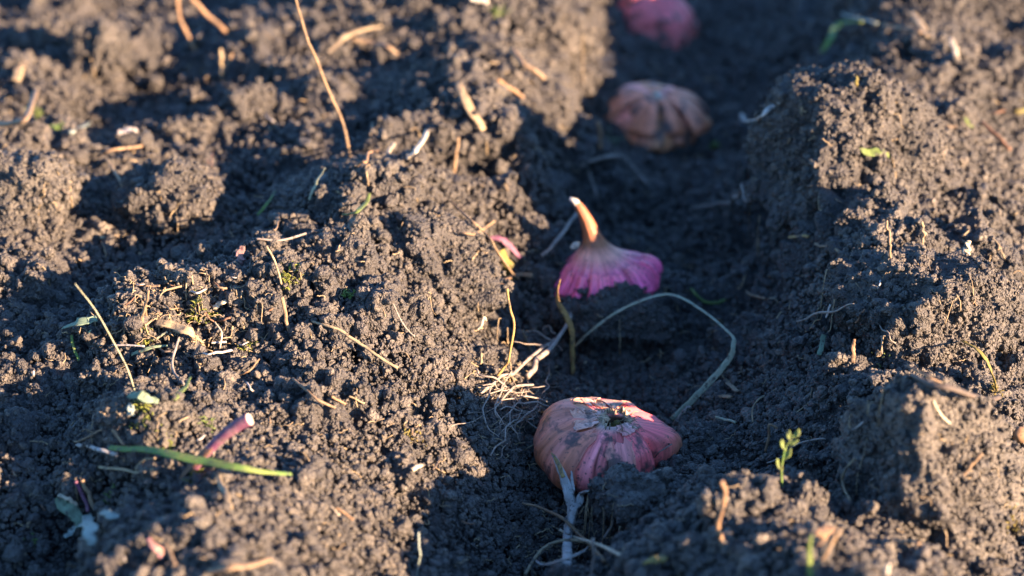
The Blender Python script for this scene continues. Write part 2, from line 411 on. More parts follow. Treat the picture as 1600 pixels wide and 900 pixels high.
# ------------------------------------------------------------------ clods that stand out from the soil
def clod(px, py, wpx, hpx, lift, label, sub=5, tilt=0, seed=1, deep=1.0, cuts=7, soften=1.0, faces=()):
    c = on(px, py, lift)
    k = depth(c) / FPX
    rxx, rzz = wpx * k / 2, hpx * k / 2
    bm = bmesh.new(); bmesh.ops.create_icosphere(bm, subdivisions=sub, radius=1)
    V = np.array([v.co for v in bm.verts]); F = np.array([[v.index for v in f.verts] for f in bm.faces]); bm.free()
    r_ = np.random.default_rng(seed)
    rad = np.ones(len(V)) * 1.12
    for q in range(cuts + len(faces)):             # broken faces
        nrm = r_.normal(size=3); dd = .72 + .25 * r_.random()
        if q >= cuts: nrm, dd = np.array(faces[q - cuts][:3]), faces[q - cuts][3]
        nrm = nrm / np.linalg.norm(nrm)
        dot = V @ nrm
        lim = np.where(dot > .2, dd / np.maximum(dot, .2), 9)
        rad = np.minimum(rad, lim * .93 + rad.clip(max=lim) * .07)
    rad *= 1 + .10 * soften * vnoise(V + seed * 3.3, .8, seed)
    W = V * rad[:, None] * np.array([rxx, (rxx + rzz) / 2 * deep, rzz])
    ca, sa = math.cos(R(tilt)), math.sin(R(tilt))
    W = np.stack([W[:, 0] * ca + W[:, 2] * sa, W[:, 1], -W[:, 0] * sa + W[:, 2] * ca], -1)
    Q = W + c
    W = W + V * (relief(Q, .25) * 1.05)[:, None]
    root = tag(mesh_np('soil_clod', W, F, SOIL), label, 'soil clod', 'soil clods on the ridges')
    root.location = c
    splat(W + c)
    vis = np.nonzero(W[:, 2] > -rzz * .75)[0]
    area = 4 * math.pi * rxx * (rxx + rzz) / 2 * .8
    num = int(min(12000, area * 1e4 * 50))
    idx = r_.choice(vis, num)
    s = crumb_sizes(num, .85)
    fc = W[idx] + V[idx] * (s * .1)[:, None] + r_.normal(size=(num, 3)) * .0003
    strew('crumbs', fc, s, root)
    return root
clod(1322, 258, 300, 255, .006, 'big rough soil clod on the right ridge beside the upper furrow', 6, 8, 3, cuts=3, faces=((.5, -.7, .45, .78), (-.85, -.3, .1, .78)))
clod(1436, 488, 285, 195, .002, 'broad flat-topped soil clod on the right ridge, in sharp focus', 6, -6, 4, cuts=2, faces=((.05, .1, 1, .74), (.6, -.75, .25, .80), (-.8, -.35, .3, .85)))
clod(1456, 752, 270, 310, .008, 'steep wedge-shaped soil clod in the lower right corner', 6, 0, 5, cuts=1, faces=((.62, -.62, .5, .62), (-.9, -.25, .25, .72), (.3, .6, .7, .8)))
clod(266, 318, 160, 130, .003, 'round soil clod on the left side behind the straw-covered mound', 5, 0, 6)
clod(152, 95, 95, 105, .006, 'small upright lit clod near the top left corner', 5, 10, 7)
clod(985, 792, 130, 92, .002, 'dark shaded clod pressed against the front of the nearest bulb', 5, 0, 8)
clod(962, 492, 205, 74, .000, 'low shaded clod lying in front of the magenta bulb', 5, 0, 23)
clod(693, 832, 52, 62, .000, 'small pale lit clod alone in shade at lower left of the furrow', 4, 10, 9)
clod(232, 668, 150, 110, -.004, 'mossy clod at the near left above the green leaf blade', 5, 0, 11)
clod(48, 310, 150, 130, .000, 'lit clod at the left edge beside the dark hollow', 5, 0, 12)
clod(875, 45, 90, 90, -.003, 'lit clod on the left bank at the top of the furrow', 5, -20, 13)
clod(690, 445, 190, 190, -.010, 'rounded crumbly clod on the left bank above the root tangle', 6, 10, 14)
clod(124, 742, 75, 60, .004, 'small tan clod at the left edge above the withered leaf', 4, 0, 15)
clod(390, 168, 70, 62, .002, 'lit lumpy clod left of the tall thin twig', 5, 0, 16)
clod(308, 150, 44, 34, .003, 'small lit clod under the short upright straw', 4, 0, 17)
clod(240, 126, 46, 30, .003, 'small flat lit clod in the dark hollow right of the upright clod', 4, 0, 18)
clod(300, 212, 90, 50, .000, 'wide low lit clod above the round left clod', 5, 0, 19)
clod(62, 70, 90, 70, .000, 'blurred lit clod in the top left corner', 5, 0, 20)
clod(70, 165, 110, 60, .000, 'blurred lit clod at the left edge above the green sprouts', 5, 0, 21)
clod(435, 115, 50, 44, .002, 'blurred lit clod left of the thin twig near the top', 4, 0, 22)

# ------------------------------------------------------------------ stems, straws, roots and leaves
def spline(P, m):
    P = np.asarray(P, float)
    if len(P) == 2: return P[0] + (P[1] - P[0]) * np.linspace(0, 1, m)[:, None]
    Q = np.vstack([2 * P[0] - P[1], P, 2 * P[-1] - P[-2]])
    out = []
    for s in np.linspace(0, len(P) - 1 - 1e-6, m):
        i = int(s); t = s - i; a, b, c, d = Q[i:i + 4]
        out.append(.5 * (2 * b + (c - a) * t + (2 * a - 5 * b + 4 * c - d) * t * t + (3 * b - a - 3 * c + d) * t ** 3))
    return np.array(out)
def tube(path, rad, flat=1.0, sides=8, twist=0.0, up=None, rough=.07, seed=0):
    """swept tube; flat < 1 presses the section into a strip"""
    m = len(path); T = np.gradient(path, axis=0); T /= np.linalg.norm(T, axis=1)[:, None] + 1e-12
    ref = np.array(up if up is not None else (0, -.45, .9)); V = []; UVs = []
    r_ = np.random.default_rng(seed)
    wob = 1 + rough * r_.normal(size=(m, sides))
    L_ = np.concatenate([[0], np.cumsum(np.linalg.norm(np.diff(path, axis=0), axis=1))])
    for i in range(m):
        s = np.cross(T[i], ref); s /= np.linalg.norm(s) + 1e-9; nn = np.cross(s, T[i])
        a = np.arange(sides) * 2 * math.pi / sides
        tw = twist * i / max(1, m - 1)
        s2 = s * math.cos(tw) + nn * math.sin(tw); n2 = -s * math.sin(tw) + nn * math.cos(tw)
        curl = (np.cos(a) ** 2) * (1 - flat) * .35
        V.append(path[i] + (np.outer(np.cos(a) * wob[i], s2) + np.outer(np.sin(a) * flat * wob[i] + curl, n2)) * rad[i])
    V = np.vstack(V)
    F = grid_faces(m, sides, True)
    V = np.vstack([V, path[0], path[-1]])
    c0, c1 = m * sides, m * sides + 1
    cap = [[c0, (j + 1) % sides, j, j] for j in range(sides)] + [[c1, (m - 1) * sides + j, (m - 1) * sides + (j + 1) % sides, (m - 1) * sides + (j + 1) % sides] for j in range(sides)]
    uv = np.vstack([np.stack([np.abs(np.arange(sides) / sides * 2 - 1), np.full(sides, L_[i] * 40)], -1) for i in range(m)] + [np.zeros((2, 2))])
    return V, F, cap, uv
def tube_obj(name, tubes, mat, parent=None):
    verts, faces, uvs, off = [], [], [], 0
    for V, F, cap, uv in tubes:
        verts += V.tolist(); uvs += uv.tolist()
        faces += (F + off).tolist() + [[c[0] + off, c[1] + off, c[2] + off] for c in cap]
        off += len(V)
    me = bpy.data.meshes.new(name); me.from_pydata(verts, [], faces)
    ul = me.uv_layers.new(name='UVMap'); vi = np.zeros(len(me.loops), np.int32); me.loops.foreach_get('vertex_index', vi)
    ul.data.foreach_set('uv', np.array(uvs, np.float32)[vi].ravel())
    me.polygons.foreach_set('use_smooth', np.ones(len(me.polygons), bool))
    me.materials.append(mat)
    o = bpy.data.objects.new(name, me); C.objects.link(o)
    if parent: o.parent = parent
    return o
SEED = [100]
def trace(pts, stand=None, lift=.0012, lean=0.0):
    """photo points -> places. A third number is the height above the soil in cm; stand = index of the foot of an upright stem"""
    if stand is None:
        return [on(q[0], q[1], (q[2] / 100 if len(q) > 2 else lift)) for q in pts]
    foot = on(pts[stand][0], pts[stand][1], 0)
    out = []
    for q in pts:
        p = at_y(q[0], q[1], foot[1])
        out.append(at_y(q[0], q[1], foot[1] + lean * max(0, p[2] - foot[2])))
    return out
def strand(name, label, cat, pts, w, mat, flat=1.0, taper=(1, 1, 1), stand=None, lift=.0012, lean=0., twist=0., sides=8, group=None, kink=.12, parent=None, m=None, drape=True, only=False, up=None):
    SEED[0] += 1
    P = trace(pts, stand, lift, lean)
    m = m or max(8, min(44, 7 * len(P)))
    path = spline(P, m)
    k = np.mean([depth(p) for p in P]) / FPX
    r_ = np.random.default_rng(SEED[0])
    t = np.linspace(0, 1, m)
    rad = np.interp(t, [0, .5, 1], taper) * w * k / 2 * (.72 if flat > .55 else .9)
    jit = np.stack([np.interp(t, np.linspace(0, 1, 7), r_.normal(size=7)) for _ in range(3)], -1)
    jit *= kink * w * k * np.clip(np.sin(t * math.pi) + .2, 0, 1)[:, None]
    path = path + jit
    if stand is None and drape:
        gz = ground(path[:, 0], path[:, 1])
        want = np.maximum(path[:, 2], gz + rad * .2)
        ker = np.ones(7) / 7
        sm = np.convolve(np.pad(want, 3, mode='edge'), ker, 'valid')
        path[:, 2] = .8 * sm + .2 * want + .0003
    tb = tube(path, rad, flat, sides, twist, up, seed=SEED[0])
    if only: return tb
    o = tube_obj(name, [tb], PM[mat] if isinstance(mat, str) else mat, parent)
    if not parent: tag(o, label, cat, group)
    return o
S = strand
G_STRAW, G_ROOT, G_STEM = 'scraps of straw on the soil', 'loose roots and rootlets', 'dry stems standing in the soil'
# upper left
S('dry_stalk', 'left of two bent brown dry stems at the top left edge', 'stem', [(308, 82), (295, 60), (281, 30), (276, -8)], 9, 'orange', stand=0, group=G_STEM)
S('dry_stalk', 'right of two bent brown dry stems at the top left edge', 'stem', [(358, 57), (326, 25), (296, -4)], 10, 'orange', stand=0, group=G_STEM)
S('straw', 'short upright straw on lit crumbs under the pair of brown stems', 'straw', [(347, 122), (346, 98), (345, 76)], 7, 'straw', stand=0, group=G_STRAW)
S('straw', 'short slanting brown straw beside the short upright one', 'straw', [(350, 112), (362, 84)], 8, 'tan', stand=0, group=G_STRAW)
S('twig', 'tall thin knobbly twig leaning up to the top edge left of centre', 'twig', [(549, 252), (535, 200), (515, 150), (491, 80), (471, 35), (461, -6)], 6.5, 'tan', stand=0, lean=-.15, taper=(1.1, .95, .8), kink=.35, m=44)
S('dry_leaf', 'pale curled dry leaf strip on the ridge near the top edge', 'dry leaf', [(512, 84, .2), (530, 66, .6), (550, 52, .7), (596, 42, .4)], 11, 'straw', .35, (.7, 1.1, .5))
S('dry_leaf', 'brown twisted dry leaf strip just under the pale curled one', 'dry leaf', [(550, 62, .5), (582, 68, .4), (605, 74, .4), (622, 86, .2)], 9, 'tan', .4, (.8, 1, .6))
S('straw', 'bright cream straw stub on the crest left of centre', 'straw', [(636, 251, .1), (652, 230, .5), (668, 209, .7)], 9, 'white', .5, group=G_STRAW)
S('straw', 'tiny cream straw chip left of the bright straw stub', 'straw', [(606, 240, .2), (616, 226, .5)], 7, 'pale', .5, group=G_STRAW)
S('root', 'fuzzy orange rootlet at the foot of the tall thin twig', 'root', [(558, 262, .1), (568, 248, .4), (580, 240, .5), (592, 236, .3)], 6, 'orange', kink=.6, group=G_ROOT)
S('straw', 'wide flat pale straw on the sunlit slope at upper centre', 'straw', [(716, 130, .3), (732, 165, .3), (755, 206, .2)], 15, 'straw', .3, (.8, 1.1, .7), group=G_STRAW)
S('dry_stalk', 'short brown stalk in a dark hole on the sunlit slope', 'stem', [(709, 272), (712, 245), (716, 214)], 7, 'tan', stand=0, group=G_STEM)
S('twig', 'brown stalk poking from the left bank near the top of the furrow', 'twig', [(800, 78, .2), (822, 102, .5), (850, 126, .5)], 12, 'tan')
S('twig', 'short orange twig lower on the left bank near the top', 'twig', [(778, 124, .2), (798, 140, .3), (818, 154, .3)], 9, 'orange')
S('root', 'brown root lying over the hollow at far left', 'root', [(152, 246, .2), (170, 236, .5), (195, 232, .5), (222, 230, .3)], 7, 'tan', group=G_ROOT)
S('root', 'short root hooking down from the hollow at far left', 'root', [(168, 252, .3), (178, 268, .4), (192, 292, .1)], 6, 'straw', group=G_ROOT)
S('dry_stalk', 'thick pale curved stalk at the left edge', 'stem', [(-6, 196, .5), (24, 192, .5), (44, 176, .6), (56, 148, .3)], 15, 'tan', .6)
S('straw', 'pale flake of straw in the upper left corner lumps', 'straw', [(38, 96, .2), (26, 128, .2)], 16, 'straw', .3, group=G_STRAW)
S('straw', 'grey flat straw flake in the shaded hollow at left', 'straw', [(184, 208, .2), (214, 205, .2)], 11, 'grey', .3, group=G_STRAW)
S('straw', 'grey white flake beside the green sprouts at left', 'straw', [(112, 206, .2), (138, 196, .2)], 12, 'bluegreen', .3, group=G_STRAW)
S('straw', 'white flake at the top edge above the sunlit slope', 'straw', [(735, -2, .3), (762, 4, .3)], 11, 'white', .4, group=G_STRAW)
S('grass_strand', 'grey green grass blade leaning below the tall thin twig', 'grass blade', [(484, 312), (492, 290), (508, 262)], 6, 'greygreen', .4, (1, .9, .4), stand=0)
S('leaf_strip', 'yellow green curled leaf strip on the left ridge below the crest', 'leaf', [(536, 340, .1), (556, 330, .5), (572, 318, .6), (578, 302, .5)], 9, 'lime', .35, (.7, 1.1, .5))
S('grass_strand', 'small dark green blade left of the curled leaf strip', 'grass blade', [(402, 338, .1), (416, 322, .3), (430, 300, .3)], 6, 'green', .3, (.8, 1, .3))
S('root', 'thin pale root lying across the ridge left of centre', 'root', [(400, 374, .2), (440, 376, .3), (478, 366, .2)], 5, 'root', group=G_ROOT)
S('skin_scrap', 'upright pink brown husk scrap on the edge of the left mound', 'husk scrap', [(372, 412), (376, 398), (378, 384)], 17, 'pink', .25, (1, 1.1, .5), stand=0)
S('straw', 'tiny straw lying by the round clod on the left', 'straw', [(156, 372, .2), (186, 370, .2)], 7, 'straw', .5, group=G_STRAW)
# left mound
S('grass_stalk', 'long thin green grass stem leaning at the far left', 'grass stem', [(211, 612), (197, 570), (162, 508), (138, 470), (117, 443)], 3.4, 'greygreen', stand=0, taper=(1.2, 1, .6), lean=-.25, kink=.2)
S('straw', 'broad split tan straw in the middle of the left mound', 'straw', [(244, 506, .3), (272, 510, .5), (294, 518, .5), (316, 538, .2)], 18, 'straw', .35, (.8, 1.1, .6), group=G_STRAW)
S('straw', 'upright woody splinter on the left mound', 'straw', [(218, 512), (225, 485), (232, 454)], 9, 'tan', .6, (1, 1, .7), stand=0, group=G_STRAW)
S('straw', 'second woody splinter leaning on the upright one', 'straw', [(230, 510), (228, 490), (222, 470)], 6, 'orange', .6, (1, 1, .7), stand=0, group=G_STRAW)
S('straw', 'cream flat straw at the upper right of the left mound', 'straw', [(333, 482, .3), (348, 474, .5), (366, 462, .5)], 10, 'pale', .4, (1, 1, .3), group=G_STRAW)
S('straw', 'brown straw lying along the crest of the left mound', 'straw', [(212, 446, .2), (250, 448, .2)], 6, 'tan', .6, group=G_STRAW)
S('straw', 'thin straw lying on the crest at the right of the left mound', 'straw', [(252, 456, .2), (284, 448, .3)], 5, 'straw', group=G_STRAW)
S('leaf_strip', 'blue green torn leaf at the left foot of the left mound', 'leaf', [(98, 515, .2), (122, 506, .5), (152, 500, .4)], 17, 'teal', .2, (.4, 1.1, .8))
S('leaf_strip', 'half brown green leaf strip on the face of the left mound', 'leaf', [(206, 556, .3), (228, 546, .4), (262, 541, .4)], 8, 'teal', .3, (.9, 1, .5))
S('grass_strand', 'bright short green blade beside the blue green torn leaf', 'grass blade', [(132, 532, .2), (143, 515, .4)], 6, 'teal', .3, (1, 1, .4))
S('grass_strand', 'curved dark green blade hanging at the left of the long grass stem', 'grass blade', [(112, 524, .3), (116, 545, .3), (124, 566, .1)], 5, 'green', .4)
S('straw', 'thin grey straw crossing the face of the left mound', 'straw', [(176, 540, .2), (226, 542, .4)], 4, 'grey', group=G_STRAW)
S('straw', 'thin green straw stub on the face of the left mound', 'straw', [(239, 533, .3), (262, 519, .4)], 5, 'greygreen', group=G_STRAW)
S('root', 'grey forked root running down the front of the left mound', 'root', [(280, 528, .4), (270, 560, .4), (272, 582, .3), (288, 604, .1)], 6, 'root', group=G_ROOT)
S('root', 'pale root hooking down from the yellow moss on the left mound', 'root', [(335, 504, .4), (346, 520, .4), (344, 546, .2)], 4, 'pale', group=G_ROOT)
S('straw', 'upper grey straw stub at the right of the left mound', 'straw', [(330, 537, .2), (354, 535, .3)], 5, 'grey', group=G_STRAW)
S('straw', 'lower grey straw stub at the right of the left mound', 'straw', [(332, 553, .2), (362, 549, .3)], 7, 'grey', .6, group=G_STRAW)
S('root', 'orange brown root in the dark gap right of the left mound', 'root', [(372, 588, .2), (390, 580, .4), (405, 562, .3)], 4, 'orange', group=G_ROOT)
S('straw', 'upright tan straw standing between the left mound and the ridge', 'straw', [(455, 527), (448, 500), (441, 464)], 8, 'tan', .7, stand=0, group=G_STRAW)
S('straw', 'thin bent straw tip above the upright tan straw', 'straw', [(440, 444), (430, 410), (416, 384)], 5, 'straw', stand=0, group=G_STRAW)
S('straw', 'long slanting pale straw on the left ridge in sharp focus', 'straw', [(488, 504, .15), (515, 508, .5), (545, 526, .5), (585, 553, .5), (623, 578, .3)], 7.5, 'straw', .8, (.8, 1, .9), group=G_STRAW, kink=.3)
S('straw', 'short chip of straw below the long slanting straw', 'straw', [(545, 620, .2), (570, 632, .2)], 4, 'straw', group=G_STRAW)
S('twig', 'thin brown twig in the soil below the left mound', 'twig', [(458, 594, .2), (490, 620, .3), (524, 640, .2)], 6, 'tan')
S('straw', 'short orange straw at the end of the thin brown twig', 'straw', [(518, 620, .2), (540, 634, .3)], 6, 'orange', group=G_STRAW)
S('straw', 'cream seed husk on the bank left of the root tangle', 'straw', [(746, 516, .2), (760, 507, .3)], 7, 'white', .6, (.5, 1, .5), group=G_STRAW)
S('root', 'thin root running down the front of the left ridge', 'root', [(612, 470, .2), (628, 505, .3), (648, 528, .2)], 3.5, 'root', group=G_ROOT)
# bank by the second bulb
S('twig', 'long thin branching twig on the left bank by the magenta bulb', 'twig', [(704, 318, .2), (735, 342, .5), (757, 362, .6), (776, 388, .6), (812, 447, .3)], 5, 'tan', kink=.3)
S('twig', 'side branch crossing the long thin twig on the left bank', 'twig', [(714, 366, .3), (738, 364, .6), (756, 360, .6), (772, 346, .4)], 6, 'tan')
S('straw', 'thin level straw under the branching twig', 'straw', [(738, 404, .3), (782, 402, .5)], 4, 'straw', group=G_STRAW)
S('leaf_strip', 'olive yellow dead leaf standing on the left bank', 'leaf', [(796, 438), (792, 415), (784, 390)], 17, 'olive', .2, (1, 1, .6), stand=0)
S('straw', 'flat tan straw lying at the foot of the olive dead leaf', 'straw', [(782, 440, .3), (805, 434, .4), (832, 430, .3)], 10, 'orange', .4, group=G_STRAW)
S('skin_scrap', 'purple curved husk scrap behind the left bank', 'husk scrap', [(764, 374, .1), (788, 378, .3), (814, 406, .1)], 13, 'purple', .25, (.6, 1.1, .5))
S('root', 'grey root leaning behind the neck of the magenta bulb', 'root', [(846, 402, .2), (866, 384, .8), (884, 358, 1.2), (904, 332, 1.2)], 9, 'root', .6, group=G_ROOT)
# upper furrow
S('root', 'bent grey root in the furrow between the second and third bulbs', 'root', [(908, 262, .2), (930, 250, .5), (972, 246, .5), (992, 264, .4), (1012, 290, .2)], 8, 'root', group=G_ROOT)
S('root', 'thin root dropping from the bent grey root', 'root', [(920, 268, .2), (926, 286, .5), (932, 308, .4)], 6, 'root', group=G_ROOT)
S('twig', 'small orange twig at the left of the third bulb', 'twig', [(938, 232), (936, 208), (934, 190)], 10, 'orange', stand=0)
S('straw', 'pale grey stick lying right of the third bulb', 'straw', [(1158, 194, .2), (1182, 184, .4), (1210, 167, .4)], 10, 'grey', .6, group=G_STRAW)
S('root', 'thin pale root on the furrow floor left of the big right clod', 'root', [(1080, 327, .3), (1105, 322, .4), (1130, 321, .4), (1168, 320, .3)], 7, 'root', group=G_ROOT)
S('leaf_strip', 'green leaf bending over at the top right of the furrow', 'leaf', [(1284, 84, .2), (1296, 62, .6), (1314, 42, 1.0), (1348, 34, .8)], 13, 'green', .25, (.7, 1.1, .8))
S('straw', 'pale leaf tip lying on the bending green leaf', 'straw', [(1315, 24, .9), (1340, 28, 1.0), (1370, 38, .5)], 9, 'bluegreen', .35, (.7, 1, .6), group=G_STRAW)
# right ridge
S('dry_leaf', 'tan dry leaf at the top of the right ridge', 'dry leaf', [(1425, 20, .4), (1438, 38, .5), (1448, 58, .3)], 14, 'straw', .3, (.6, 1, .5))
S('straw', 'tan level straw poking from the right ridge toward the furrow', 'straw', [(1380, 42, .3), (1410, 44, .5), (1440, 52, .4)], 10, 'tan', .6, group=G_STRAW)
S('straw', 'pale upright flake on the upper right ridge', 'straw', [(1486, 62, .3), (1494, 92, .4)], 10, 'pale', .35, group=G_STRAW)
S('twig', 'brown stick on the slope of the far right ridge', 'twig', [(1534, 192, .3), (1552, 208, .4), (1578, 236, .3)], 9, 'brown')
S('leaf_scrap', 'pale lime leaf scrap on the big right clod', 'leaf', [(1344, 236, .1), (1362, 240, .3), (1388, 246, .1)], 18, 'lime', .2, (.7, 1.1, .6))
S('leaf_scrap', 'small yellow leaf scrap right of the big clod', 'leaf', [(1506, 188, .2), (1518, 198, .2)], 11, 'lime', .3)
S('leaf_scrap', 'yellow leaf scrap at the right edge of the picture', 'leaf', [(1588, 178, .2), (1604, 172, .2)], 11, 'olive', .3)
S('bud', 'tiny yellow bud on top of the big right clod', 'bud', [(1338, 140), (1337, 128), (1339, 118)], 8, 'olive', .8, (.9, 1, .3), stand=0)
S('straw', 'bright straw stub under the big right clod', 'straw', [(1233, 373, .3), (1264, 370, .4)], 8, 'gold', .6, group=G_STRAW)
S('straw', 'tan straw right of the bright stub under the big clod', 'straw', [(1274, 384, .3), (1312, 394, .3)], 8, 'tan', .6, group=G_STRAW)
S('root', 'knobbly upright root behind the flat-topped clod', 'root', [(1391, 402), (1390, 375), (1385, 346)], 6, 'tan', stand=0, kink=.5, group=G_ROOT)
S('root', 'forked hooked root behind the flat-topped clod', 'root', [(1440, 384), (1446, 366), (1441, 348)], 6, 'straw', stand=0, kink=.5, group=G_ROOT)
S('straw', 'cream upright flake on top of the flat-topped clod', 'straw', [(1511, 398), (1512, 388), (1514, 376)], 13, 'pale', .4, (1, 1, .6), stand=0, group=G_STRAW)
S('root', 'pale root lying left of the flat-topped clod', 'root', [(1246, 506, .2), (1275, 494, .5), (1305, 484, .6), (1334, 474, .3)], 6, 'root', kink=.4, taper=(.8, 1, .5), group=G_ROOT)
S('root', 'reddish rootlet on the face of the flat-topped clod', 'root', [(1336, 508, .2), (1342, 494, .4), (1352, 484, .3)], 4, 'brown', kink=.6, group=G_ROOT)
S('root', 'branched thin rootlet low on the face of the flat-topped clod', 'root', [(1373, 515, .2), (1386, 524, .4), (1400, 538, .3)], 3.5, 'root', kink=.6, group=G_ROOT)
S('root', 'straight rootlet hanging under the flat-topped clod', 'root', [(1377, 524, .3), (1378, 556, .3)], 3, 'root', group=G_ROOT)
S('wood_chip', 'brown chip standing at the foot of the flat-topped clod', 'wood chip', [(1332, 566), (1333, 548), (1335, 530)], 8, 'orange', .5, (1, 1, .6), stand=0)
S('leaf_strip', 'blue green strip on the shaded flank left of the flat-topped clod', 'leaf', [(1280, 556, .3), (1283, 540, .4), (1288, 524, .3)], 9, 'teal', .3)
S('leaf_strip', 'curled olive leaf strip right of the flat-topped clod', 'leaf', [(1504, 536, .3), (1524, 546, .8), (1542, 566, .9), (1552, 592, .7), (1556, 612, .2)], 11, 'olive', .3, (.7, 1.1, .6), twist=1.4)
S('stick', 'dark grey brown stick lying below the flat-topped clod', 'stick', [(1424, 590, .4), (1460, 600, .6), (1510, 614, .6), (1560, 633, .4)], 14, 'wood', .8, (.7, 1, 1), sides=10)
S('straw', 'thin straw lying above the dark stick', 'straw', [(1418, 574, .3), (1450, 588, .5), (1470, 600, .4)], 5, 'tan', group=G_STRAW)
S('root', 'fine root crossing below the dark stick', 'root', [(1458, 632, .3), (1470, 648, .4), (1484, 664, .2)], 5, 'pale', group=G_ROOT)
S('twig', 'short twig sticking up from the wedge-shaped clod', 'twig', [(1503, 745), (1516, 728), (1534, 708)], 10, 'tan', stand=0)
S('straw', 'thin looped straw on the left face of the wedge-shaped clod', 'straw', [(1338, 716, .3), (1322, 732, .6), (1316, 760, .5), (1328, 782, .3)], 6, 'straw', group=G_STRAW)
S('straw', 'pale straw stub at the bottom right edge', 'straw', [(1384, 904), (1388, 882)], 9, 'white', stand=0, group=G_STRAW)
S('straw', 'tan straw across the soil below the wedge-shaped clod', 'straw', [(1396, 846, .3), (1436, 850, .4)], 9, 'tan', .5, group=G_STRAW)
# right flank
S('root', 'thin root curving past the green sprout', 'root', [(1198, 726, .2), (1226, 712, .5), (1246, 696, .5), (1290, 684, .3)], 4.5, 'root', group=G_ROOT)
S('twig', 'small hooked reddish twig left of the green sprout', 'twig', [(1196, 706), (1201, 680), (1203, 664), (1215, 669)], 6, 'orange', stand=0)
S('straw', 'short grey green straw right of the nearest bulb', 'straw', [(1118, 653, .3), (1150, 661, .4)], 6, 'greygreen', group=G_STRAW)
S('leaf_scrap', 'orange leaf flake on the flank beyond the nearest bulb', 'leaf', [(1126, 620, .2), (1141, 622, .3)], 11, 'orange', .3)
S('leaf_scrap', 'brown leaf flake above the orange one', 'leaf', [(1136, 600, .2), (1152, 612, .3)], 9, 'tan', .3)
S('straw', 'small forked tan straw on the flank beyond the grass loop', 'straw', [(1166, 458, .3), (1182, 464, .5), (1196, 468, .3)], 6, 'tan', group=G_STRAW)
S('sprout', 'faint green mossy strand by the grass loop', 'moss strand', [(1078, 452, .3), (1092, 464, .4), (1112, 472, .4), (1134, 470, .3)], 6, 'green', kink=.5)
S('dry_stalk', 'blurred brown stick standing on the near right mound', 'stem', [(1130, 856), (1123, 818), (1133, 780), (1127, 752)], 12, 'orange', .8, stand=0, group=G_STEM)
S('leaf_scrap', 'yellow leaf scrap on the near right mound', 'leaf', [(1010, 882, .3), (1022, 876, .5), (1036, 874, .3)], 17, 'olive', .4)
S('dry_stalk', 'blurred brown stalk at the bottom edge right of centre', 'stem', [(1268, 898), (1290, 860), (1312, 828)], 12, 'tan', stand=0, group=G_STEM)
S('dry_leaf', 'blurred tan dry leaf behind the brown stalk at the bottom edge', 'dry leaf', [(1275, 850, .3), (1282, 836, .6), (1296, 826, .4)], 22, 'orange', .25)
S('grass_strand', 'blurred yellow green blade at the bottom edge right of centre', 'grass blade', [(1266, 905), (1264, 870), (1268, 836)], 10, 'lime', .4, (1.2, 1, .5), stand=0)
# grass loop
S('grass_strand', 'long grey green grass blade arching in a loop behind the nearest bulb', 'grass blade',
  [(898, 542, .1), (925, 516, 1.0), (975, 482, 2.0), (1043, 461, 2.7), (1096, 484, 2.5), (1142, 522, 2.0), (1146, 540, 1.8), (1138, 562, 1.4), (1100, 606, .9), (1050, 656, .3)], 9.5, 'greygreen', .35, (.6, .85, 1.5), kink=.08, m=70, twist=.9, drape=False)
# lower left
S('leaf_strip', 'blurred bright green leaf blade lying at the near left', 'leaf', [(172, 704, .5), (250, 706, .8), (320, 724, .8), (390, 736, .7), (455, 745, .4)], 15, 'green', .35, (.8, 1.2, .5))
S('straw', 'tan straw lying below the green leaf blade', 'straw', [(155, 732, .3), (195, 734, .5), (222, 740, .4), (240, 734, .3)], 8, 'straw', .6, group=G_STRAW)
S('straw', 'looped straw tip between the tan straw and the green blade', 'straw', [(212, 736, .4), (222, 722, .6), (242, 716, .4)], 7, 'straw', .6, group=G_STRAW)
S('stick', 'grey white stick at the left end of the green leaf blade', 'stick', [(122, 698, .3), (150, 704, .5), (184, 712, .4)], 10, 'grey', .8)
S('root', 'thin dark root left of the grey white stick', 'root', [(116, 694, .3), (136, 684, .4), (160, 672, .3)], 4, 'tan', group=G_ROOT)
S('dry_leaf', 'pale dry leaf under the purple shoot', 'dry leaf', [(340, 745, .3), (352, 770, .4), (362, 796, .3)], 12, 'straw', .3, (.7, 1, .5))
S('straw', 'tan straw at the bottom edge on the near left mound', 'straw', [(325, 896, .3), (372, 888, .5), (422, 878, .3)], 13, 'tan', .5, group=G_STRAW)
S('straw', 'short bright straw on the lower left slope', 'straw', [(516, 792, .3), (530, 806, .4)], 5, 'pale', group=G_STRAW)
S('straw', 'short orange straw beside the bright one on the lower left slope', 'straw', [(524, 794, .3), (552, 814, .4)], 6, 'orange', group=G_STRAW)
S('skin_scrap', 'pink white husk scrap at the bottom of the near left mound', 'husk scrap', [(232, 842, .3), (244, 858, .5), (254, 874, .3)], 15, 'pink', .35, (.5, 1, .6))
S('straw', 'tan straw scrap beside the pink white husk scrap', 'straw', [(258, 850, .3), (274, 884, .3)], 9, 'tan', .6, group=G_STRAW)
S('straw', 'thin pale straw upright at the bottom left of the furrow', 'straw', [(651, 902), (655, 866), (654, 832)], 4.5, 'bluegreen', stand=0, group=G_STRAW)
S('straw', 'cream chip in the lit soil right of the lower left slope', 'straw', [(644, 736, .2), (658, 728, .3)], 9, 'pale', .5, group=G_STRAW)
S('leaf_strip', 'curved lime green blade above the mossy clod', 'leaf', [(272, 626, .2), (284, 612, .5), (298, 592, .6)], 10, 'lime', .35, (1, 1.1, .4))
S('leaf_scrap', 'pale green torn leaf on top of the mossy clod', 'leaf', [(202, 618, .2), (224, 622, .4), (248, 630, .2)], 18, 'teal', .3, (.8, 1.1, .6))
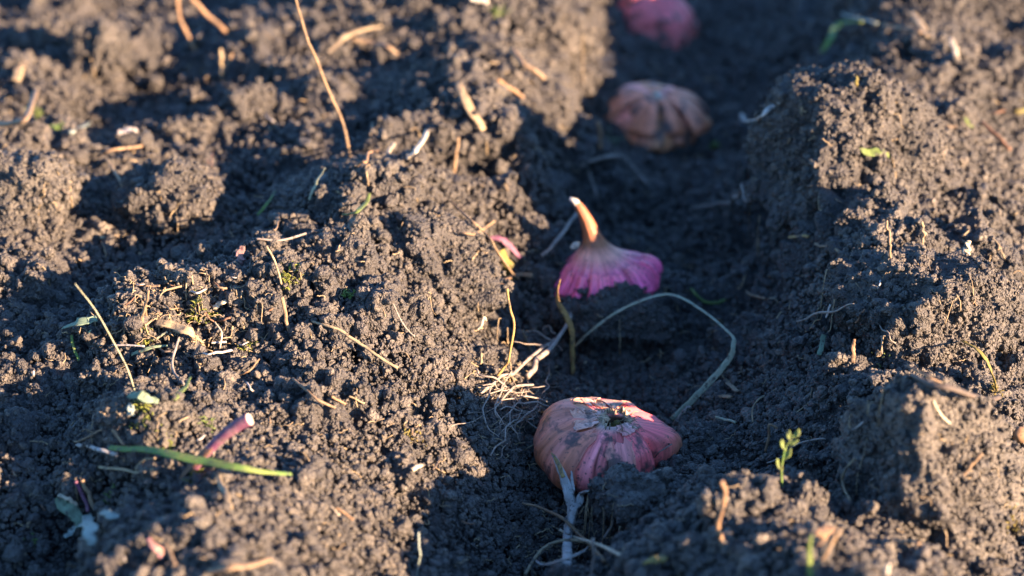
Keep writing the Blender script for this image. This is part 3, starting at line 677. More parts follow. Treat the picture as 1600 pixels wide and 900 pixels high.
S('leaf_scrap', 'turquoise leaf scrap on the face of the mossy clod', 'leaf', [(206, 632, .2), (205, 652, .2)], 14, 'bluegreen', .3)
S('twig', 'short brown twig on the left of the mossy clod', 'twig', [(176, 672, .3), (194, 698, .3)], 7, 'tan')

# a purple shoot with a cut white tip
P_ = trace([(300, 738), (322, 708), (346, 684), (372, 664), (390, 655)], 0, lean=-.2)
pr = empty('purple_shoot', P_[0]); tag(pr, 'purple pink shoot with a cut white end rising from the near left mound', 'shoot')
k = depth(P_[0]) / FPX
path = spline(P_, 30) - P_[0]
tube_obj('stem', [tube(path, np.interp(np.linspace(0, 1, 30), [0, .3, .8, 1], [6, 8, 10, 10.5]) * k, 1, 14, rough=.03)], PM['purple'], pr)
dr = path[-1] - path[-3]; dr /= np.linalg.norm(dr)
tube_obj('cut_end', [tube(path[-1] + dr * k * np.linspace(-1, 2.2, 4)[:, None], np.array([9.6, 9.8, 8.8, 5]) * k, 1, 14, rough=.02)], PM['white'], pr)
ru = np.array([path[12] + np.array([0, -.0005, .0]), path[8] + [-.003, -.002, -.002], path[3] + [-.006, -.003, -.004]])
tube_obj('sheath', [tube(spline(ru, 10), np.array([2, 5, 7, 8, 7, 6, 5, 4, 3, 2]) * k, .3, 8)], PM['brown'], pr)

# withered leaf rosette at the left edge
o0 = on(130, 810, .002); wl = empty('withered_plant', o0); tag(wl, 'withered blue green plant with cut stalks at the lower left edge', 'plant')
def part(root, nm, pts, w, mat, **kw):
    kw.setdefault('drape', False)
    tb = strand(nm, None, None, pts, w, mat, only=True, **kw)
    V, F, cap, uv = tb
    return tube_obj(nm, [(V - np.array(root.location), F, cap, uv)], PM[mat], root)
part(wl, 'leaf', [(92, 776, .8), (112, 800, .9), (132, 822, .6)], 26, 'teal', flat=.2, taper=(.8, 1, .7))
part(wl, 'leaf', [(100, 840, .5), (122, 826, .7), (145, 812, .5)], 15, 'bluegreen', flat=.25, taper=(.5, 1, .9))
part(wl, 'leaf', [(134, 805, .6), (140, 830, .6), (143, 852, .4)], 22, 'bluegreen', flat=.25, taper=(.8, 1.1, .6))
part(wl, 'leaf', [(160, 800, .4), (172, 808, .4), (182, 804, .3)], 14, 'bluegreen', flat=.25)
part(wl, 'stalk', [(118, 752, .9), (128, 772, .9), (138, 800, .6)], 9, 'purple')
part(wl, 'stalk', [(128, 750, .8), (138, 772, .9), (148, 795, .5)], 9, 'tan')
part(wl, 'cut_end', [(92, 774, .9), (108, 781, .95), (121, 789, .9)], 9, 'pale', flat=.6)

o0 = on(1222, 770, 0); sp = empty('sprout', o0); tag(sp, 'small fresh green sprout standing right of the nearest bulb', 'sprout')
part(sp, 'stem', [(1223, 772), (1221, 745), (1224, 714), (1231, 694), (1240, 680)], 5, 'green', stand=0, taper=(1, .9, .6))
for pts in ([(1222, 735), (1216, 726), (1214, 716)], [(1224, 718), (1232, 710), (1236, 700)], [(1228, 704), (1222, 694), (1222, 686)], [(1232, 694), (1240, 692), (1248, 688)], [(1236, 688), (1232, 680), (1234, 672)], [(1238, 684), (1246, 678), (1248, 670)]):
    q = [at_y(x_, y_, o0[1]) for x_, y_ in pts]; kk = depth(o0) / FPX
    V, F, cap, uv = tube(spline(np.array(q), 8), np.array([.5, 1, 1.3, 1.4, 1.3, 1.1, .8, .2]) * kk * 3.4, .3, 6)
    tube_obj('leaflet', [(V - o0, F, cap, uv)], PM['lime'], sp)

# root cluster with a golden dead leaf beside the nearest bulb
o0 = on(800, 610, .002); rc = empty('root_tangle', o0); tag(rc, 'tangle of grey fibrous roots on the left bank behind the nearest bulb', 'roots')
part(rc, 'main_root', [(892, 492, 1.9), (868, 528, 1.7), (840, 566, 1.2), (824, 590, .7)], 12, 'root', taper=(.6, 1, 1.1), kink=.3)
part(rc, 'main_root', [(866, 530, 1.6), (838, 552, 1.3), (800, 578, .9), (775, 596, .6), (752, 614, .3)], 8, 'root', kink=.4)
part(rc, 'rootlet', [(862, 534, 1.6), (838, 520, 1.6), (812, 516, 1.2)], 4, 'root', taper=(1, .8, .3), kink=.6)
part(rc, 'rootlet', [(858, 540, 1.5), (830, 538, 1.4), (804, 534, 1.0)], 3.5, 'root', taper=(1, .8, .3), kink=.6)
part(rc, 'rootlet', [(850, 528, 1.5), (870, 540, 1.4), (880, 548, 1.2)], 3, 'root', taper=(1, .8, .3), kink=.6)
part(rc, 'rootlet', [(868, 522, 1.7), (856, 512, 1.8), (848, 514, 1.6)], 3, 'root', kink=.6)
for pts, w in [([(744, 578, .6), (758, 588, .9), (780, 596, .9), (806, 618, .5), (820, 640, .2)], 5),
               ([(780, 590, .7), (764, 610, .7), (756, 640, .5), (764, 668, .3), (778, 682, .1)], 5),
               ([(790, 600, .8), (772, 626, .8), (776, 652, .6), (796, 664, .3)], 5),
               ([(834, 602, .7), (806, 606, .9), (786, 626, .8), (780, 650, .6), (792, 676, .2)], 5.5),
               ([(862, 636, .9), (836, 626, 1.0), (806, 630, .9), (790, 650, .6)], 5.5),
               ([(858, 628, 1.0), (830, 622, 1.1), (800, 624, .9), (776, 628, .6)], 4.5),
               ([(850, 640, .8), (828, 640, .9), (812, 654, .7), (806, 676, .3)], 5),
               ([(800, 580, .9), (786, 600, .9), (770, 612, .7), (750, 622, .4)], 4),
               ([(766, 712, .2), (784, 684, .7), (800, 664, .9), (816, 640, .9)], 4.5),
               ([(812, 690, .3), (800, 672, .6), (796, 646, .7), (808, 622, .8)], 4),
               ([(820, 608, .8), (800, 640, .7), (794, 662, .5), (770, 690, .2)], 3.2),
               ([(780, 640, .5), (800, 634, .9), (826, 646, .8), (836, 668, .4)], 3.5),
               ([(754, 602, .5), (770, 600, .8), (796, 612, .8), (830, 612, .7)], 3.5)]:
    part(rc, 'rootlet', pts, w * .9, 'root', kink=.7, taper=(1, .9, .45))
rr_ = random.Random(4)
for q in range(26):
    px, py = rr_.uniform(752, 860), rr_.uniform(585, 690); a = rr_.uniform(0, 6.28); L0 = rr_.uniform(14, 30); pts = []
    for s_ in range(4):
        pts.append((px, py, .15 + .8 * math.sin((s_ + .4) / 3.6 * math.pi) * rr_.random())); a += rr_.uniform(-.9, .9)
        px += math.cos(a) * L0; py += math.sin(a) * L0 * .7
    part(rc, 'rootlet', pts, rr_.uniform(2, 3.6), 'root', kink=.6, taper=(1, .8, .4), sides=6, m=20)
S('dry_stalk', 'thin golden stalk standing on the bank left of the root tangle', 'stem', [(768, 598), (790, 570), (797, 550), (804, 508), (796, 482), (793, 450)], 6.5, 'gold', stand=0, taper=(1, .8, .9), group=G_STEM, kink=.3)
S('dry_stalk', 'short tan stalk standing inside the root tangle', 'stem', [(834, 554), (826, 538), (816, 516)], 6, 'tan', stand=0, group=G_STEM)
S('dry_leaf', 'golden curled dead leaf standing behind the root tangle', 'dry leaf', [(896, 590), (893, 560), (894, 518), (886, 496), (874, 474), (872, 456), (876, 436)], 11, 'gold', .35, (.6, 1, .3), stand=0, twist=1.2)
S('root', 'forked tan root tip at the left end of the root tangle', 'root', [(738, 560, .5), (750, 568, .9), (752, 552, 1.2)], 5, 'straw', group=G_ROOT)

# ------------------------------------------------------------------ flower bulbs in the furrow
def bulb_material(name, dirt=.6):
    m, t, b = nodes_of(name)
    at_ = t.nodes.new('ShaderNodeAttribute'); at_.attribute_name = 'tint'
    uv = t.nodes.new('ShaderNodeUVMap').outputs[0]
    pos = t.nodes.new('ShaderNodeTexCoord').outputs['Object']
    mp = t.nodes.new('ShaderNodeMapping'); mp.inputs['Scale'].default_value = (46, 2.2, 1); t.links.new(uv, mp.inputs[0])
    s1 = noise_n(t, mp.outputs[0], 1.6, 5, .7)
    mp2 = t.nodes.new('ShaderNodeMapping'); mp2.inputs['Scale'].default_value = (14, 1.6, 1); t.links.new(uv, mp2.inputs[0])
    s2 = noise_n(t, mp2.outputs[0], 1.3, 4, .65)
    c = mixc(t, 1.0, at_.outputs['Color'], ramp(t, s1, [(.28, (.55, .5, .5)), (.5, (1, 1, 1)), (.72, (1.35, 1.3, 1.3))]), 'MULTIPLY')
    c = mixc(t, 1.0, c, ramp(t, s2, [(.3, (.7, .66, .64)), (.55, (1.05, 1.02, 1.0)), (.75, (1.2, 1.12, 1.05))]), 'MULTIPLY')
    big_ = ramp(t, noise_n(t, pos, 130, 4, .6), [(.53, (0, 0, 0)), (.63, (dirt,) * 3)])
    c = mixc(t, big_, c, (.045, .038, .036))
    spk = ramp(t, noise_n(t, pos, 620, 2, .6), [(.63, (0, 0, 0)), (.7, (.85,) * 3)])
    c = mixc(t, spk, c, (.06, .045, .038))
    t.links.new(c, b.inputs['Base Color'])
    b.inputs['Roughness'].default_value = .48; b.inputs['Specular IOR Level'].default_value = .35
    bump_n(t, b, s1, .55, .0005)
    return m
SKIN = bulb_material('bulb_skin', .88); SKIN_CLEAN = bulb_material('bulb_skin_clean', .3)
def tinted(name, V, F, tint, uv, mat, parent, solid=0):
    o = mesh_np(name, V, F, mat, parent); me = o.data
    ca_ = me.color_attributes.new('tint', 'FLOAT_COLOR', 'POINT')
    ca_.data.foreach_set('color', np.concatenate([tint, np.ones((len(tint), 1))], 1).astype(np.float32).ravel())
    ul = me.uv_layers.new(name='UVMap'); vi = np.zeros(len(me.loops), np.int32); me.loops.foreach_get('vertex_index', vi)
    ul.data.foreach_set('uv', np.asarray(uv, np.float32)[vi].ravel())
    if solid:
        md = o.modifiers.new('thick', 'SOLIDIFY'); md.thickness = solid; md.offset = 1
    return o
def lathe_pts(prof, na, nv, fn, a0=0, a1=2 * math.pi, s0=0., s1=1., wrap=True):
    """prof: list of (radius, height) in cm; fn(a, s, r, z) bends it"""
    prof = np.array(prof); sp = spline(np.column_stack([prof, np.zeros(len(prof))]), 200)[:, :2]
    a = np.linspace(a0, a1, na, endpoint=not wrap); s = np.linspace(s0, s1, nv)
    r = np.interp(s, np.linspace(0, 1, 200), sp[:, 0]); z = np.interp(s, np.linspace(0, 1, 200), sp[:, 1])
    S_, A_ = np.meshgrid(s, a, indexing='ij'); R_ = np.repeat(r[:, None], na, 1); Z_ = np.repeat(z[:, None], na, 1)
    X, Y, Z = fn(A_, S_, R_, Z_)
    V = np.stack([X, Y, Z], -1).reshape(-1, 3) * .01
    return V, grid_faces(nv, na, wrap), A_.ravel(), S_.ravel()
def smix(c0, c1, f): return np.asarray(c0)[None] * (1 - f[:, None]) + np.asarray(c1)[None] * f[:, None]
def adist(a, c): return (a - c + math.pi) % (2 * math.pi) - math.pi
D = math.pi / 180
PINK, MAG, BRN, TAN, GRY, DRK = (.82, .15, .16), (.52, .09, .27), (.44, .135, .065), (.62, .28, .16), (.50, .38, .33), (.09, .05, .045)

# nearest bulb: squat, hollow torn top, brown papery skin on the left, pink pleats on the right
c1 = at_y(937, 694, .753)
b1 = empty('flower_bulb', c1); b1.rotation_euler = (R(5), R(5), 0)
tag(b1, 'large brown and pink bulb with a torn hollow top, nearest in the furrow', 'bulb', 'bulbs planted along the furrow')
PROF1 = [(.02, .1), (.30, .18), (.45, .72), (.55, 1.16), (.9, 1.13), (1.6, 1.02), (2.32, .72), (2.72, .05), (2.6, -.6), (2.1, -1.05), (1.2, -1.4), (.05, -1.5)]
def form1(A, S, Rr, Z, lift=0.0, ragged=None):
    mid = np.clip((S - .25) / .2, 0, 1)
    pleat = np.clip(np.cos(adist(A, -45 * D) * .9), 0, 1) ** 2 * (np.abs(adist(A, -38 * D)) < 62 * D)
    r = Rr * (1 + .03 * np.sin(3 * A + 1) + .018 * np.sin(5 * A + .4)) * (1 + .22 * np.clip((.32 - S) / .1, 0, 1) * np.sin(2 * A + .6))
    ridg = np.abs(np.sin(A * 19 + 3.5 * np.sin(A * 3) + 2.0 * np.sin(A * 7) + 1.6 * S)) ** .6
    r += mid * pleat * (.05 + .08 * vnoise(np.stack([A * 2, S * 3, A * 0], -1).reshape(-1, 3), .5, 79).reshape(A.shape)) * (ridg - .6) * np.clip((.8 - S) / .3, 0, 1)
    r += mid * .02 * np.abs(np.sin(A * 6.5 + 1.2 * S)) * (1 - pleat)
    r += mid * .20 * np.exp(-(adist(A, -2 * D) / .24) ** 2) * np.exp(-((S - .60) / .1) ** 2) * 2.2
    r -= mid * .46 * np.exp(-(adist(A, -27 * D) / .10) ** 2) * np.exp(-((S - .58) / .14) ** 2)
    r -= mid * .22 * np.exp(-(adist(A, -98 * D) / .06) ** 2) * np.clip((S - .34) / .1, 0, 1)
    z = Z + .22 * np.exp(-(adist(A, 165 * D) / .8) ** 2) * mid * np.clip((.75 - S) / .3, 0, 1) + .14 * np.exp(-(adist(A, -2 * D) / .3) ** 2) * np.exp(-((S - .56) / .1) ** 2)
    z += .03 * np.sin(A * 4 + S * 9) * mid
    wr = np.stack([r * np.cos(A) * 1.3, r * np.sin(A) * 1.3, Z * .5], -1).reshape(-1, 3)
    r = r + (.12 * vnoise(wr, 1.1, 76) + .05 * vnoise(wr, .5, 77) + .025 * vnoise(wr, .2, 78)).reshape(r.shape) * mid
    r = r + lift * np.sin(np.clip(S * 3, 0, 1.57)); z = z + lift * np.cos(np.clip((S - .2) * 2.4, 0, 2.6))
    # stretch the shoulder so the hollow sits right of the middle
    sh = .40 * np.clip((.75 - S) / .5, 0, 1)
    r = r * .925
    return r * np.cos(A) + sh * .9, r * np.sin(A) * .95 - sh * .15, z
V, F, A_, S_ = lathe_pts(PROF1, 300, 120, form1); V1 = V
f_brown = np.clip(np.exp(-(adist(A_, -150 * D) / .9) ** 2) + .45 * np.clip((S_ - .6) / .3, 0, 1), 0, 1)
tint = smix(PINK, BRN, f_brown)
streak = np.exp(-(adist(A_, -104 * D) / .16) ** 2) * np.clip((S_ - .3) / .1, 0, 1)
tint = tint * (1 - streak[:, None]) + np.array((.92, .26, .27)) * streak[:, None]
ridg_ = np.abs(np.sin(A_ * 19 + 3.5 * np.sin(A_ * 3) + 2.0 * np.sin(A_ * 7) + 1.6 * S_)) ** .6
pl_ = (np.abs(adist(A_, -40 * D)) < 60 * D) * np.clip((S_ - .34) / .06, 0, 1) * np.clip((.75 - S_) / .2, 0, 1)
tint = tint * (1 - pl_ * .6 * np.clip(1 - ridg_ * 1.35, 0, 1))[:, None]  # valleys between pleats darkened in the tint, painted shade
cre_ = np.exp(-(adist(A_, -98 * D + .04 * np.sin(S_ * 20)) / .035) ** 2) * np.clip((S_ - .4) / .1, 0, 1); tint = tint * (1 - .6 * cre_[:, None])  # shade of the front crease painted into the tint
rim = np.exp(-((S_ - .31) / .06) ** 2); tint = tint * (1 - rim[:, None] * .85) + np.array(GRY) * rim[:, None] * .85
hol = np.clip((.285 - S_) / .05, 0, 1); tint = tint * (1 - hol[:, None]) + np.array((.07, .04, .025)) * hol[:, None]  # inside of the hollow tinted near black, shade put into the colour
lobe = np.exp(-(adist(A_, 2 * D) / .3) ** 2) * np.clip((S_ - .5) / .1, 0, 1); tint = tint * (1 - lobe[:, None]) + np.array((.42, .18, .10)) * lobe[:, None]
tinted('skin', V, F, tint, np.stack([A_ / 6.283, S_], -1), SKIN, b1)
def flap(a0, a1, s0, s1, lift, c0, c1_, seed, amp=.05, thick=.00025):
    r_ = np.random.default_rng(seed); e0 = np.interp(np.linspace(0, 1, 60), np.linspace(0, 1, 9), r_.normal(size=9) * amp); e1 = np.interp(np.linspace(0, 1, 60), np.linspace(0, 1, 11), r_.normal(size=11) * amp)
    def fn(A, S, Rr, Z):
        u = (A - a0 * D) / ((a1 - a0) * D); v = (S - s0) / (s1 - s0)
        edge0 = np.interp(u[0], np.linspace(0, 1, 60), e0)[None]; edge1 = np.interp(v[:, 0], np.linspace(0, 1, 60), e1)[:, None]
        A2 = A + edge1 * (u > .5) * 1.2 * (u - .5) * 2 - edge1 * (u < .5) * (.5 - u) * 2
        sh_ = edge0 * (1 - v)
        S2 = np.clip(S + sh_, 0, 1)
        sp = spline(np.column_stack([np.array(PROF1), np.zeros(len(PROF1))]), 200)[:, :2]
        Rr2 = np.interp(S2, np.linspace(0, 1, 200), sp[:, 0]); Z2 = np.interp(S2, np.linspace(0, 1, 200), sp[:, 1])
        curl = .06 * np.clip(np.abs(u - .5) * 2 - .8, 0, 1) * 5 * .4
        X, Y, Zz = form1(A2, S2, Rr2, Z2, lift + .03 * np.sin(u * 9 + seed) * v + curl)
        return X, Y, Zz
    V, F, A, S = lathe_pts(PROF1, 60, 60, fn, a0 * D, a1 * D, s0, s1, False)
    f = np.clip((S - s0) / (s1 - s0) + .3 * np.sin(A * 11), 0, 1)
    return tinted('husk_flap', V, F, smix(c0, c1_, f), np.stack([A / 6.283, S], -1), SKIN, b1, thick)
flap(-212, -158, .40, .92, .08, (.56, .2, .14), BRN, 1)
flap(-166, -112, .38, .95, .12, (.56, .19, .14), (.44, .14, .06), 2)
flap(-88, -62, .46, .95, .07, (.62, .2, .18), (.48, .2, .09), 3, .03)
flap(55, 140, .315, .45, .10, (.55, .33, .27), TAN, 6, .10)
flap(165, 222, .315, .44, .12, (.5, .3, .25), (.6, .29, .2), 7, .12)
flap(-70, -25, .32, .40, .07, (.5, .36, .32), (.7, .28, .26), 8, .10)
flap(100, 205, .36, .62, .05, TAN, (.58, .3, .19), 4, .04)
cr_ = np.random.default_rng(21); idx_ = cr_.choice(len(V1), 900); idx_ = idx_[(cr_.random(900) < np.clip(1.1 - (V1[idx_, 2] + .012) / .02, .06, 1))]
strew('dirt_crumbs', V1[idx_], crumb_sizes(len(idx_), .42), b1)
# torn collar round the hollow
def collar(A, S, Rr, Z):
    j = np.interp(A[0], np.linspace(0, 6.2832, 90), np.random.default_rng(5).random(90)); j[-1] = j[0]
    hgt = (.05 + .46 * j[None] * (.55 + .45 * np.cos(A - 100 * D))) * S
    r = .50 + .24 * (1 - S) + .06 * np.sin(A * 3) + .05 * np.sin(A * 13) * S - .34 * S * np.clip(np.cos(A - 165 * D), 0, 1) ** 2 + .08 * S * np.sin(A * 7 + 1)
    return r * np.cos(A) * 1.15 + .34, r * np.sin(A) - .05, 1.02 + hgt + .05 * np.sin(A * 2)
V, F, A_, S_ = lathe_pts([(1, 0), (1, 1)], 220, 10, collar)
tinted('torn_collar', V, F, smix((.42, .33, .3), (.50, .37, .24), S_), np.stack([A_ / 6.283 * 3, S_], -1), SKIN_CLEAN, b1, .0002)
fib = []
for q in range(46):
    a = random.random() * 6.283; r0 = .62 + .2 * random.random()
    p0 = np.array([r0 * math.cos(a) * 1.1 + .34, r0 * math.sin(a) - .05, 1.2]); le = .25 + .4 * random.random()
    inw = -1 if random.random() < .55 else .8
    p2 = p0 + np.array([inw * math.cos(a + random.uniform(-.7, .7)) * le, inw * math.sin(a) * le, random.uniform(-.12, .16)])
    p1 = (p0 + p2) / 2 + np.array([0, 0, .08])
    fib.append(tube(spline(np.array([p0, p1, p2]) * .01, 6), np.array([1, 1, .9, .8, .6, .3]) * .00022, 1, 5))
tube_obj('fibres', fib, PM['straw'], b1)['kind'] = 'stuff'
tube_obj('dead_bud', [tube(spline(np.array([(.42, .1, .6), (.5, .06, .85), (.6, .0, 1.12)]) * .01, 8), np.array([2.6, 2.4, 2.2, 2, 1.8, 1.5, 1.1, .6]) * .001, .7, 8)], PM['olive'], b1)

# second bulb: magenta pleated skirt with a long tapering brown neck
b2y = .900
c2 = at_y(942, 419, b2y)
b2 = empty('flower_bulb', c2)
tag(b2, 'magenta pleated bulb with a long brown neck leaning left, second in the furrow', 'bulb', 'bulbs planted along the furrow')
k2 = depth(c2) / FPX * 100                          # cm per photo pixel here
PROF2 = [(.19, 3.05), (.26, 2.75), (.36, 2.0), (.48, 1.4), (.74, 1.0), (1.2, .60), (1.75, .22), (2.18, -.22), (2.45, -.65), (2.42, -1.05), (1.6, -1.3), (.05, -1.4)]
def form2(A, S, Rr, Z):
    sk = np.clip((S - .42) / .15, 0, 1)
    sc = np.abs(np.sin(A * 6.5 + .5 * np.sin(3 * A)))
    r = .93 * Rr * (1 + .02 * np.sin(4 * A)) * (1 - .07 * np.clip(1 - S / .42, 0, 1) * np.abs(np.sin(A * 5)))
    r = r + sk * (.14 * sc ** .5 - .07) * np.clip((S - .35) * 4, 0, 1) + .28 * np.exp(-(adist(A, 8 * D) / .3) ** 2) * np.exp(-((S - .6) / .1) ** 2)
    r = r + .07 * sk * np.sin(A * 23)
    z = Z - .10 * sk * (1 - sc) - .1 * np.cos(A - 200 * D) * sk
    up = np.clip(Z / 3.05, 0, 1)
    x = r * np.cos(A) - 1.05 * up ** 1.15 - .12 * np.clip(up - .75, 0, 1) * 4
    x = x + .10 * np.sin(A * 2 + 1) * sk; z = z + (.09 * x - .06) * sk + .05 * sk * np.sin(A * 5 + .7)
    return x, r * np.sin(A) + .2 * up, z
V, F, A_, S_ = lathe_pts(PROF2, 220, 130, form2)
tint = smix((.22, .075, .03), (.3, .11, .05), np.clip(S_ / .3, 0, 1))  # brown neck, darkened in colour to stand in for shade
f = np.clip((S_ - .31) / .09, 0, 1); tint = tint * (1 - f[:, None]) + np.array((.72, .30, .22)) * f[:, None]
f = np.clip((S_ - .41) / .10, 0, 1); tint = tint * (1 - f[:, None]) + np.array((.78, .17, .26)) * f[:, None]
f = np.clip((S_ - .50) / .06, 0, 1) * (.7 + .3 * np.sin(A_ * 6.5)); tint = tint * (1 - f[:, None]) + np.array((.96, .13, .29)) * f[:, None]
neck = S_ < .335
tinted('skin', V, F, tint, np.stack([A_ / 6.283, S_], -1), SKIN_CLEAN, b2)
tipp = np.array([form2(np.zeros((1, 1)), np.zeros((1, 1)), np.zeros((1, 1)), np.full((1, 1), 3.0))]).ravel() * .01
tube_obj('neck_tip', [tube(np.array([tipp + [.0004, 0, -.0015], tipp + [-.001, 0, .0006], tipp + [-.0035, .0005, .002]]), np.array([.0021, .0019, .0009]), .7, 8)], PM['grey'], b2)
for q in range(9):                                  # overlapping skirt scales
    a = (-170 + q * 21 + (7, -5, 3, 8, -6, 0, 6, -4, 2)[q]) * D; hw = (10, 13, 8, 11, 14, 9, 12, 10, 13)[q]; s_end = (.72, .68, .74, .70, .66, .73, .69, .75, .70)[q]
    def fn(A, S, Rr, Z, a=a, hw=hw):
        X, Y, Zz = form2(A, S, Rr, Z); u = adist(A, a) / (hw * D)
        l_ = (.05 + .05 * np.clip(1 - u * u, 0, 1) + .03 * S)
        return X + l_ * np.cos(A), Y + l_ * np.sin(A), Zz + .06 - .10 * (u * u) * (S - .5)
    V, F, A_, S_ = lathe_pts(PROF2, 16, 16, fn, a - hw * D, a + hw * D, .50 + .012 * (q % 3), s_end, False)
    tinted('husk_scale', V, F, smix((.92, .2, .25), (.97, .14, .31), np.clip((S_ - .5) / .12, 0, 1)), np.stack([A_ / 6.283, S_], -1), SKIN_CLEAN, b2, .0002)
S('skin_scrap', 'small bluish white scrap leaning on the shoulder of the magenta bulb', 'husk scrap', [(896, 386, 1.3), (904, 383, 1.4)], 13, 'white', .5)

# third bulb: flat brown and pink dome with a pale scar on top
def dome_bulb(px, py, dy, rad, hgt, label, tilt, seed, cols):
    yb = on(px, py, .0)[1] + dy; c = at_y(px, py, yb)
    b = empty('flower_bulb', c); b.rotation_euler = tilt; tag(b, label, 'bulb', 'bulbs planted along the furrow')
    pr = [(.02, hgt * 1.02), (.25, hgt * 1.03), (.4, hgt), (rad * .5, hgt * .88), (rad * .82, hgt * .52), (rad, 0), (rad * .95, -hgt * .4), (rad * .6, -hgt * .8), (.05, -hgt)]
    def fn(A, S, Rr, Z):
        r = Rr * (1 + .025 * np.sin(3 * A + seed)) + np.clip((S - .2) / .2, 0, 1) * .06 * np.abs(np.sin(A * 13 + S * 1.5 + seed)) ** .6
        q3 = np.stack([r * np.cos(A), r * np.sin(A), Z], -1).reshape(-1, 3)
        r = r + (.30 * vnoise(q3, 1.2, 70 + int(seed * 3)) + .12 * vnoise(q3, .5, 90)).reshape(r.shape) * np.clip(S * 3, 0, 1)
        return r * np.cos(A), r * np.sin(A), Z + .03 * np.sin(5 * A) + .15 * np.cos(A - 2.4) * np.clip(S * 2, 0, 1)
    V, F, A, S = lathe_pts(pr, 180, 60, fn)
    f = np.clip(.5 + .5 * np.sin(A * 4 + seed) + .4 * np.sin(A * 9 + 2), 0, 1)
    tint = smix(cols[0], cols[1], f); g = np.clip((S - .45) / .3, 0, 1); tint = tint * (1 - g[:, None]) + np.array(cols[2]) * g[:, None]
    tinted('skin', V, F, tint, np.stack([A / 6.283, S], -1), SKIN, b)
    sc_ = [tube(spline(np.array([(.0, 0, hgt * .95), (.04, 0, hgt + .12), (.1, .02, hgt + .25)]) * .01, 6), np.array([3.4, 3.6, 3.4, 3, 2.4, 1.2]) * .001, .9, 10, rough=.1)]
    return b, sc_
b3, sc_ = dome_bulb(1022, 181, -.010, 2.75, 1.15, 'flat brown and pink bulb with a pale scar on top, third in the furrow', (R(10), R(6), 0), 1.0, ((.82, .27, .21), (.52, .2, .08), (.6, .25, .12)))
tube_obj('neck_scar', sc_, PM['white'], b3)
for q in range(7):
    a = (-178 + q * 31 + (0, 5, -6, 4, 7, -3, 0)[q]) * D; V = []
    aa, tt = np.meshgrid(np.linspace(a, a + 30 * D, 14), np.linspace(0, 1, 12), indexing='xy')
    ln_ = (2.5, 2.0, 2.35, 1.9, 2.45, 2.1, 2.4)[q]; rr = .6 + ln_ * tt; zz = 1.38 + .05 * (q % 3) * tt - 1.15 * tt ** 2.4 + .05 * np.sin((aa - a) * 6)
    Vv = np.stack([rr * np.cos(aa), rr * np.sin(aa), zz + .02 * np.sin(aa * 14)], -1).reshape(-1, 3) * .01
    tinted('husk_flap', Vv, grid_faces(12, 14), smix((.66, .23, .13), (.46, .14, .06), tt.ravel() * .7 + .3 * np.sin(aa.ravel() * 12)), np.stack([aa.ravel() / 6.28, tt.ravel()], -1), SKIN, b3, .0003)
b4, sc_ = dome_bulb(1020, 40, -.004, 2.45, 2.2, 'blurred pink and brown bulb cut by the top edge, farthest in the furrow', (R(14), 0, 0), 2.2, ((.66, .13, .15), (.55, .12, .13), (.32, .11, .08)))
tube_obj('neck_scar', sc_, PM['pink'], b4)

# withered stalk and twigs in front of the nearest bulb
o0 = on(885, 800, .001); ws = empty('withered_stalk', o0); tag(ws, 'grey split withered stalk standing in front of the nearest bulb', 'dead stalk')
part(ws, 'stalk', [(884, 884, .3), (888, 840, .8), (892, 800, 1.2), (888, 772, 1.7), (880, 746, 2.2), (868, 718, 2.6), (862, 708, 2.8)], 17, 'grey', flat=.45, taper=(1.0, 1.15, .18), kink=.15, m=40)
part(ws, 'splinter', [(886, 835, .9), (898, 800, 1.3), (906, 775, 1.6), (917, 768, 1.7)], 14, 'grey', flat=.35, taper=(.6, 1.1, .7), kink=.2)
part(ws, 'splinter', [(892, 800, 1.3), (896, 765, 1.8), (892, 736, 2.1)], 9, 'grey', flat=.4, taper=(1, .9, .3), kink=.2)
part(ws, 'golden_tip', [(880, 746, 2.25), (870, 722, 2.6), (861, 707, 2.85)], 9, 'gold', flat=.5, taper=(.8, .9, .25), kink=.1)
S('twig', 'orange brown twig crossing in front of the withered stalk', 'twig', [(816, 786, .9), (846, 794, 1.1), (880, 812, 1.3), (912, 842, .9), (944, 876, .3)], 8, 'orange', taper=(.6, 1, 1.1), drape=False)
S('straw', 'pale straw slanting right from the foot of the withered stalk', 'straw', [(874, 828, .6), (900, 840, .8), (935, 852, .7), (972, 868, .4)], 7, 'pale', drape=False, group=G_STRAW)
S('root', 'thick curved root at the bottom left of the withered stalk', 'root', [(820, 900, .3), (836, 872, .6), (862, 852, .9), (898, 846, .9), (930, 852, .6)], 8, 'straw', group=G_ROOT)
S('root', 'thin root below the thick curved root', 'root', [(838, 886, .4), (868, 878, .6), (896, 866, .7), (920, 862, .5)], 6, 'grey', group=G_ROOT)
S('root', 'upright forked grey root right of the withered stalk', 'root', [(930, 868), (938, 846), (952, 832), (957, 808)], 6, 'root', stand=0, kink=.4, group=G_ROOT)
S('root', 'short grey root at the bottom edge below the withered stalk', 'root', [(926, 902), (928, 870), (926, 842)], 7, 'root', stand=0, group=G_ROOT)
S('root', 'white rootlet rising at the right of the nearest bulb', 'root', [(1052, 668), (1060, 650), (1070, 640), (1080, 636)], 5, 'root', stand=0, kink=.6, group=G_ROOT)
S('root', 'thin hooked root on the right flank above the nearest bulb', 'root', [(1176, 662, .2), (1176, 640, .6), (1184, 626, .8), (1194, 620, .6)], 4, 'straw', group=G_ROOT)
S('root', 'thin rootlet across the right side of the nearest bulb', 'root', [(1018, 722, .3), (1030, 706, .8), (1050, 694, .8)], 3, 'root', group=G_ROOT, drape=False)

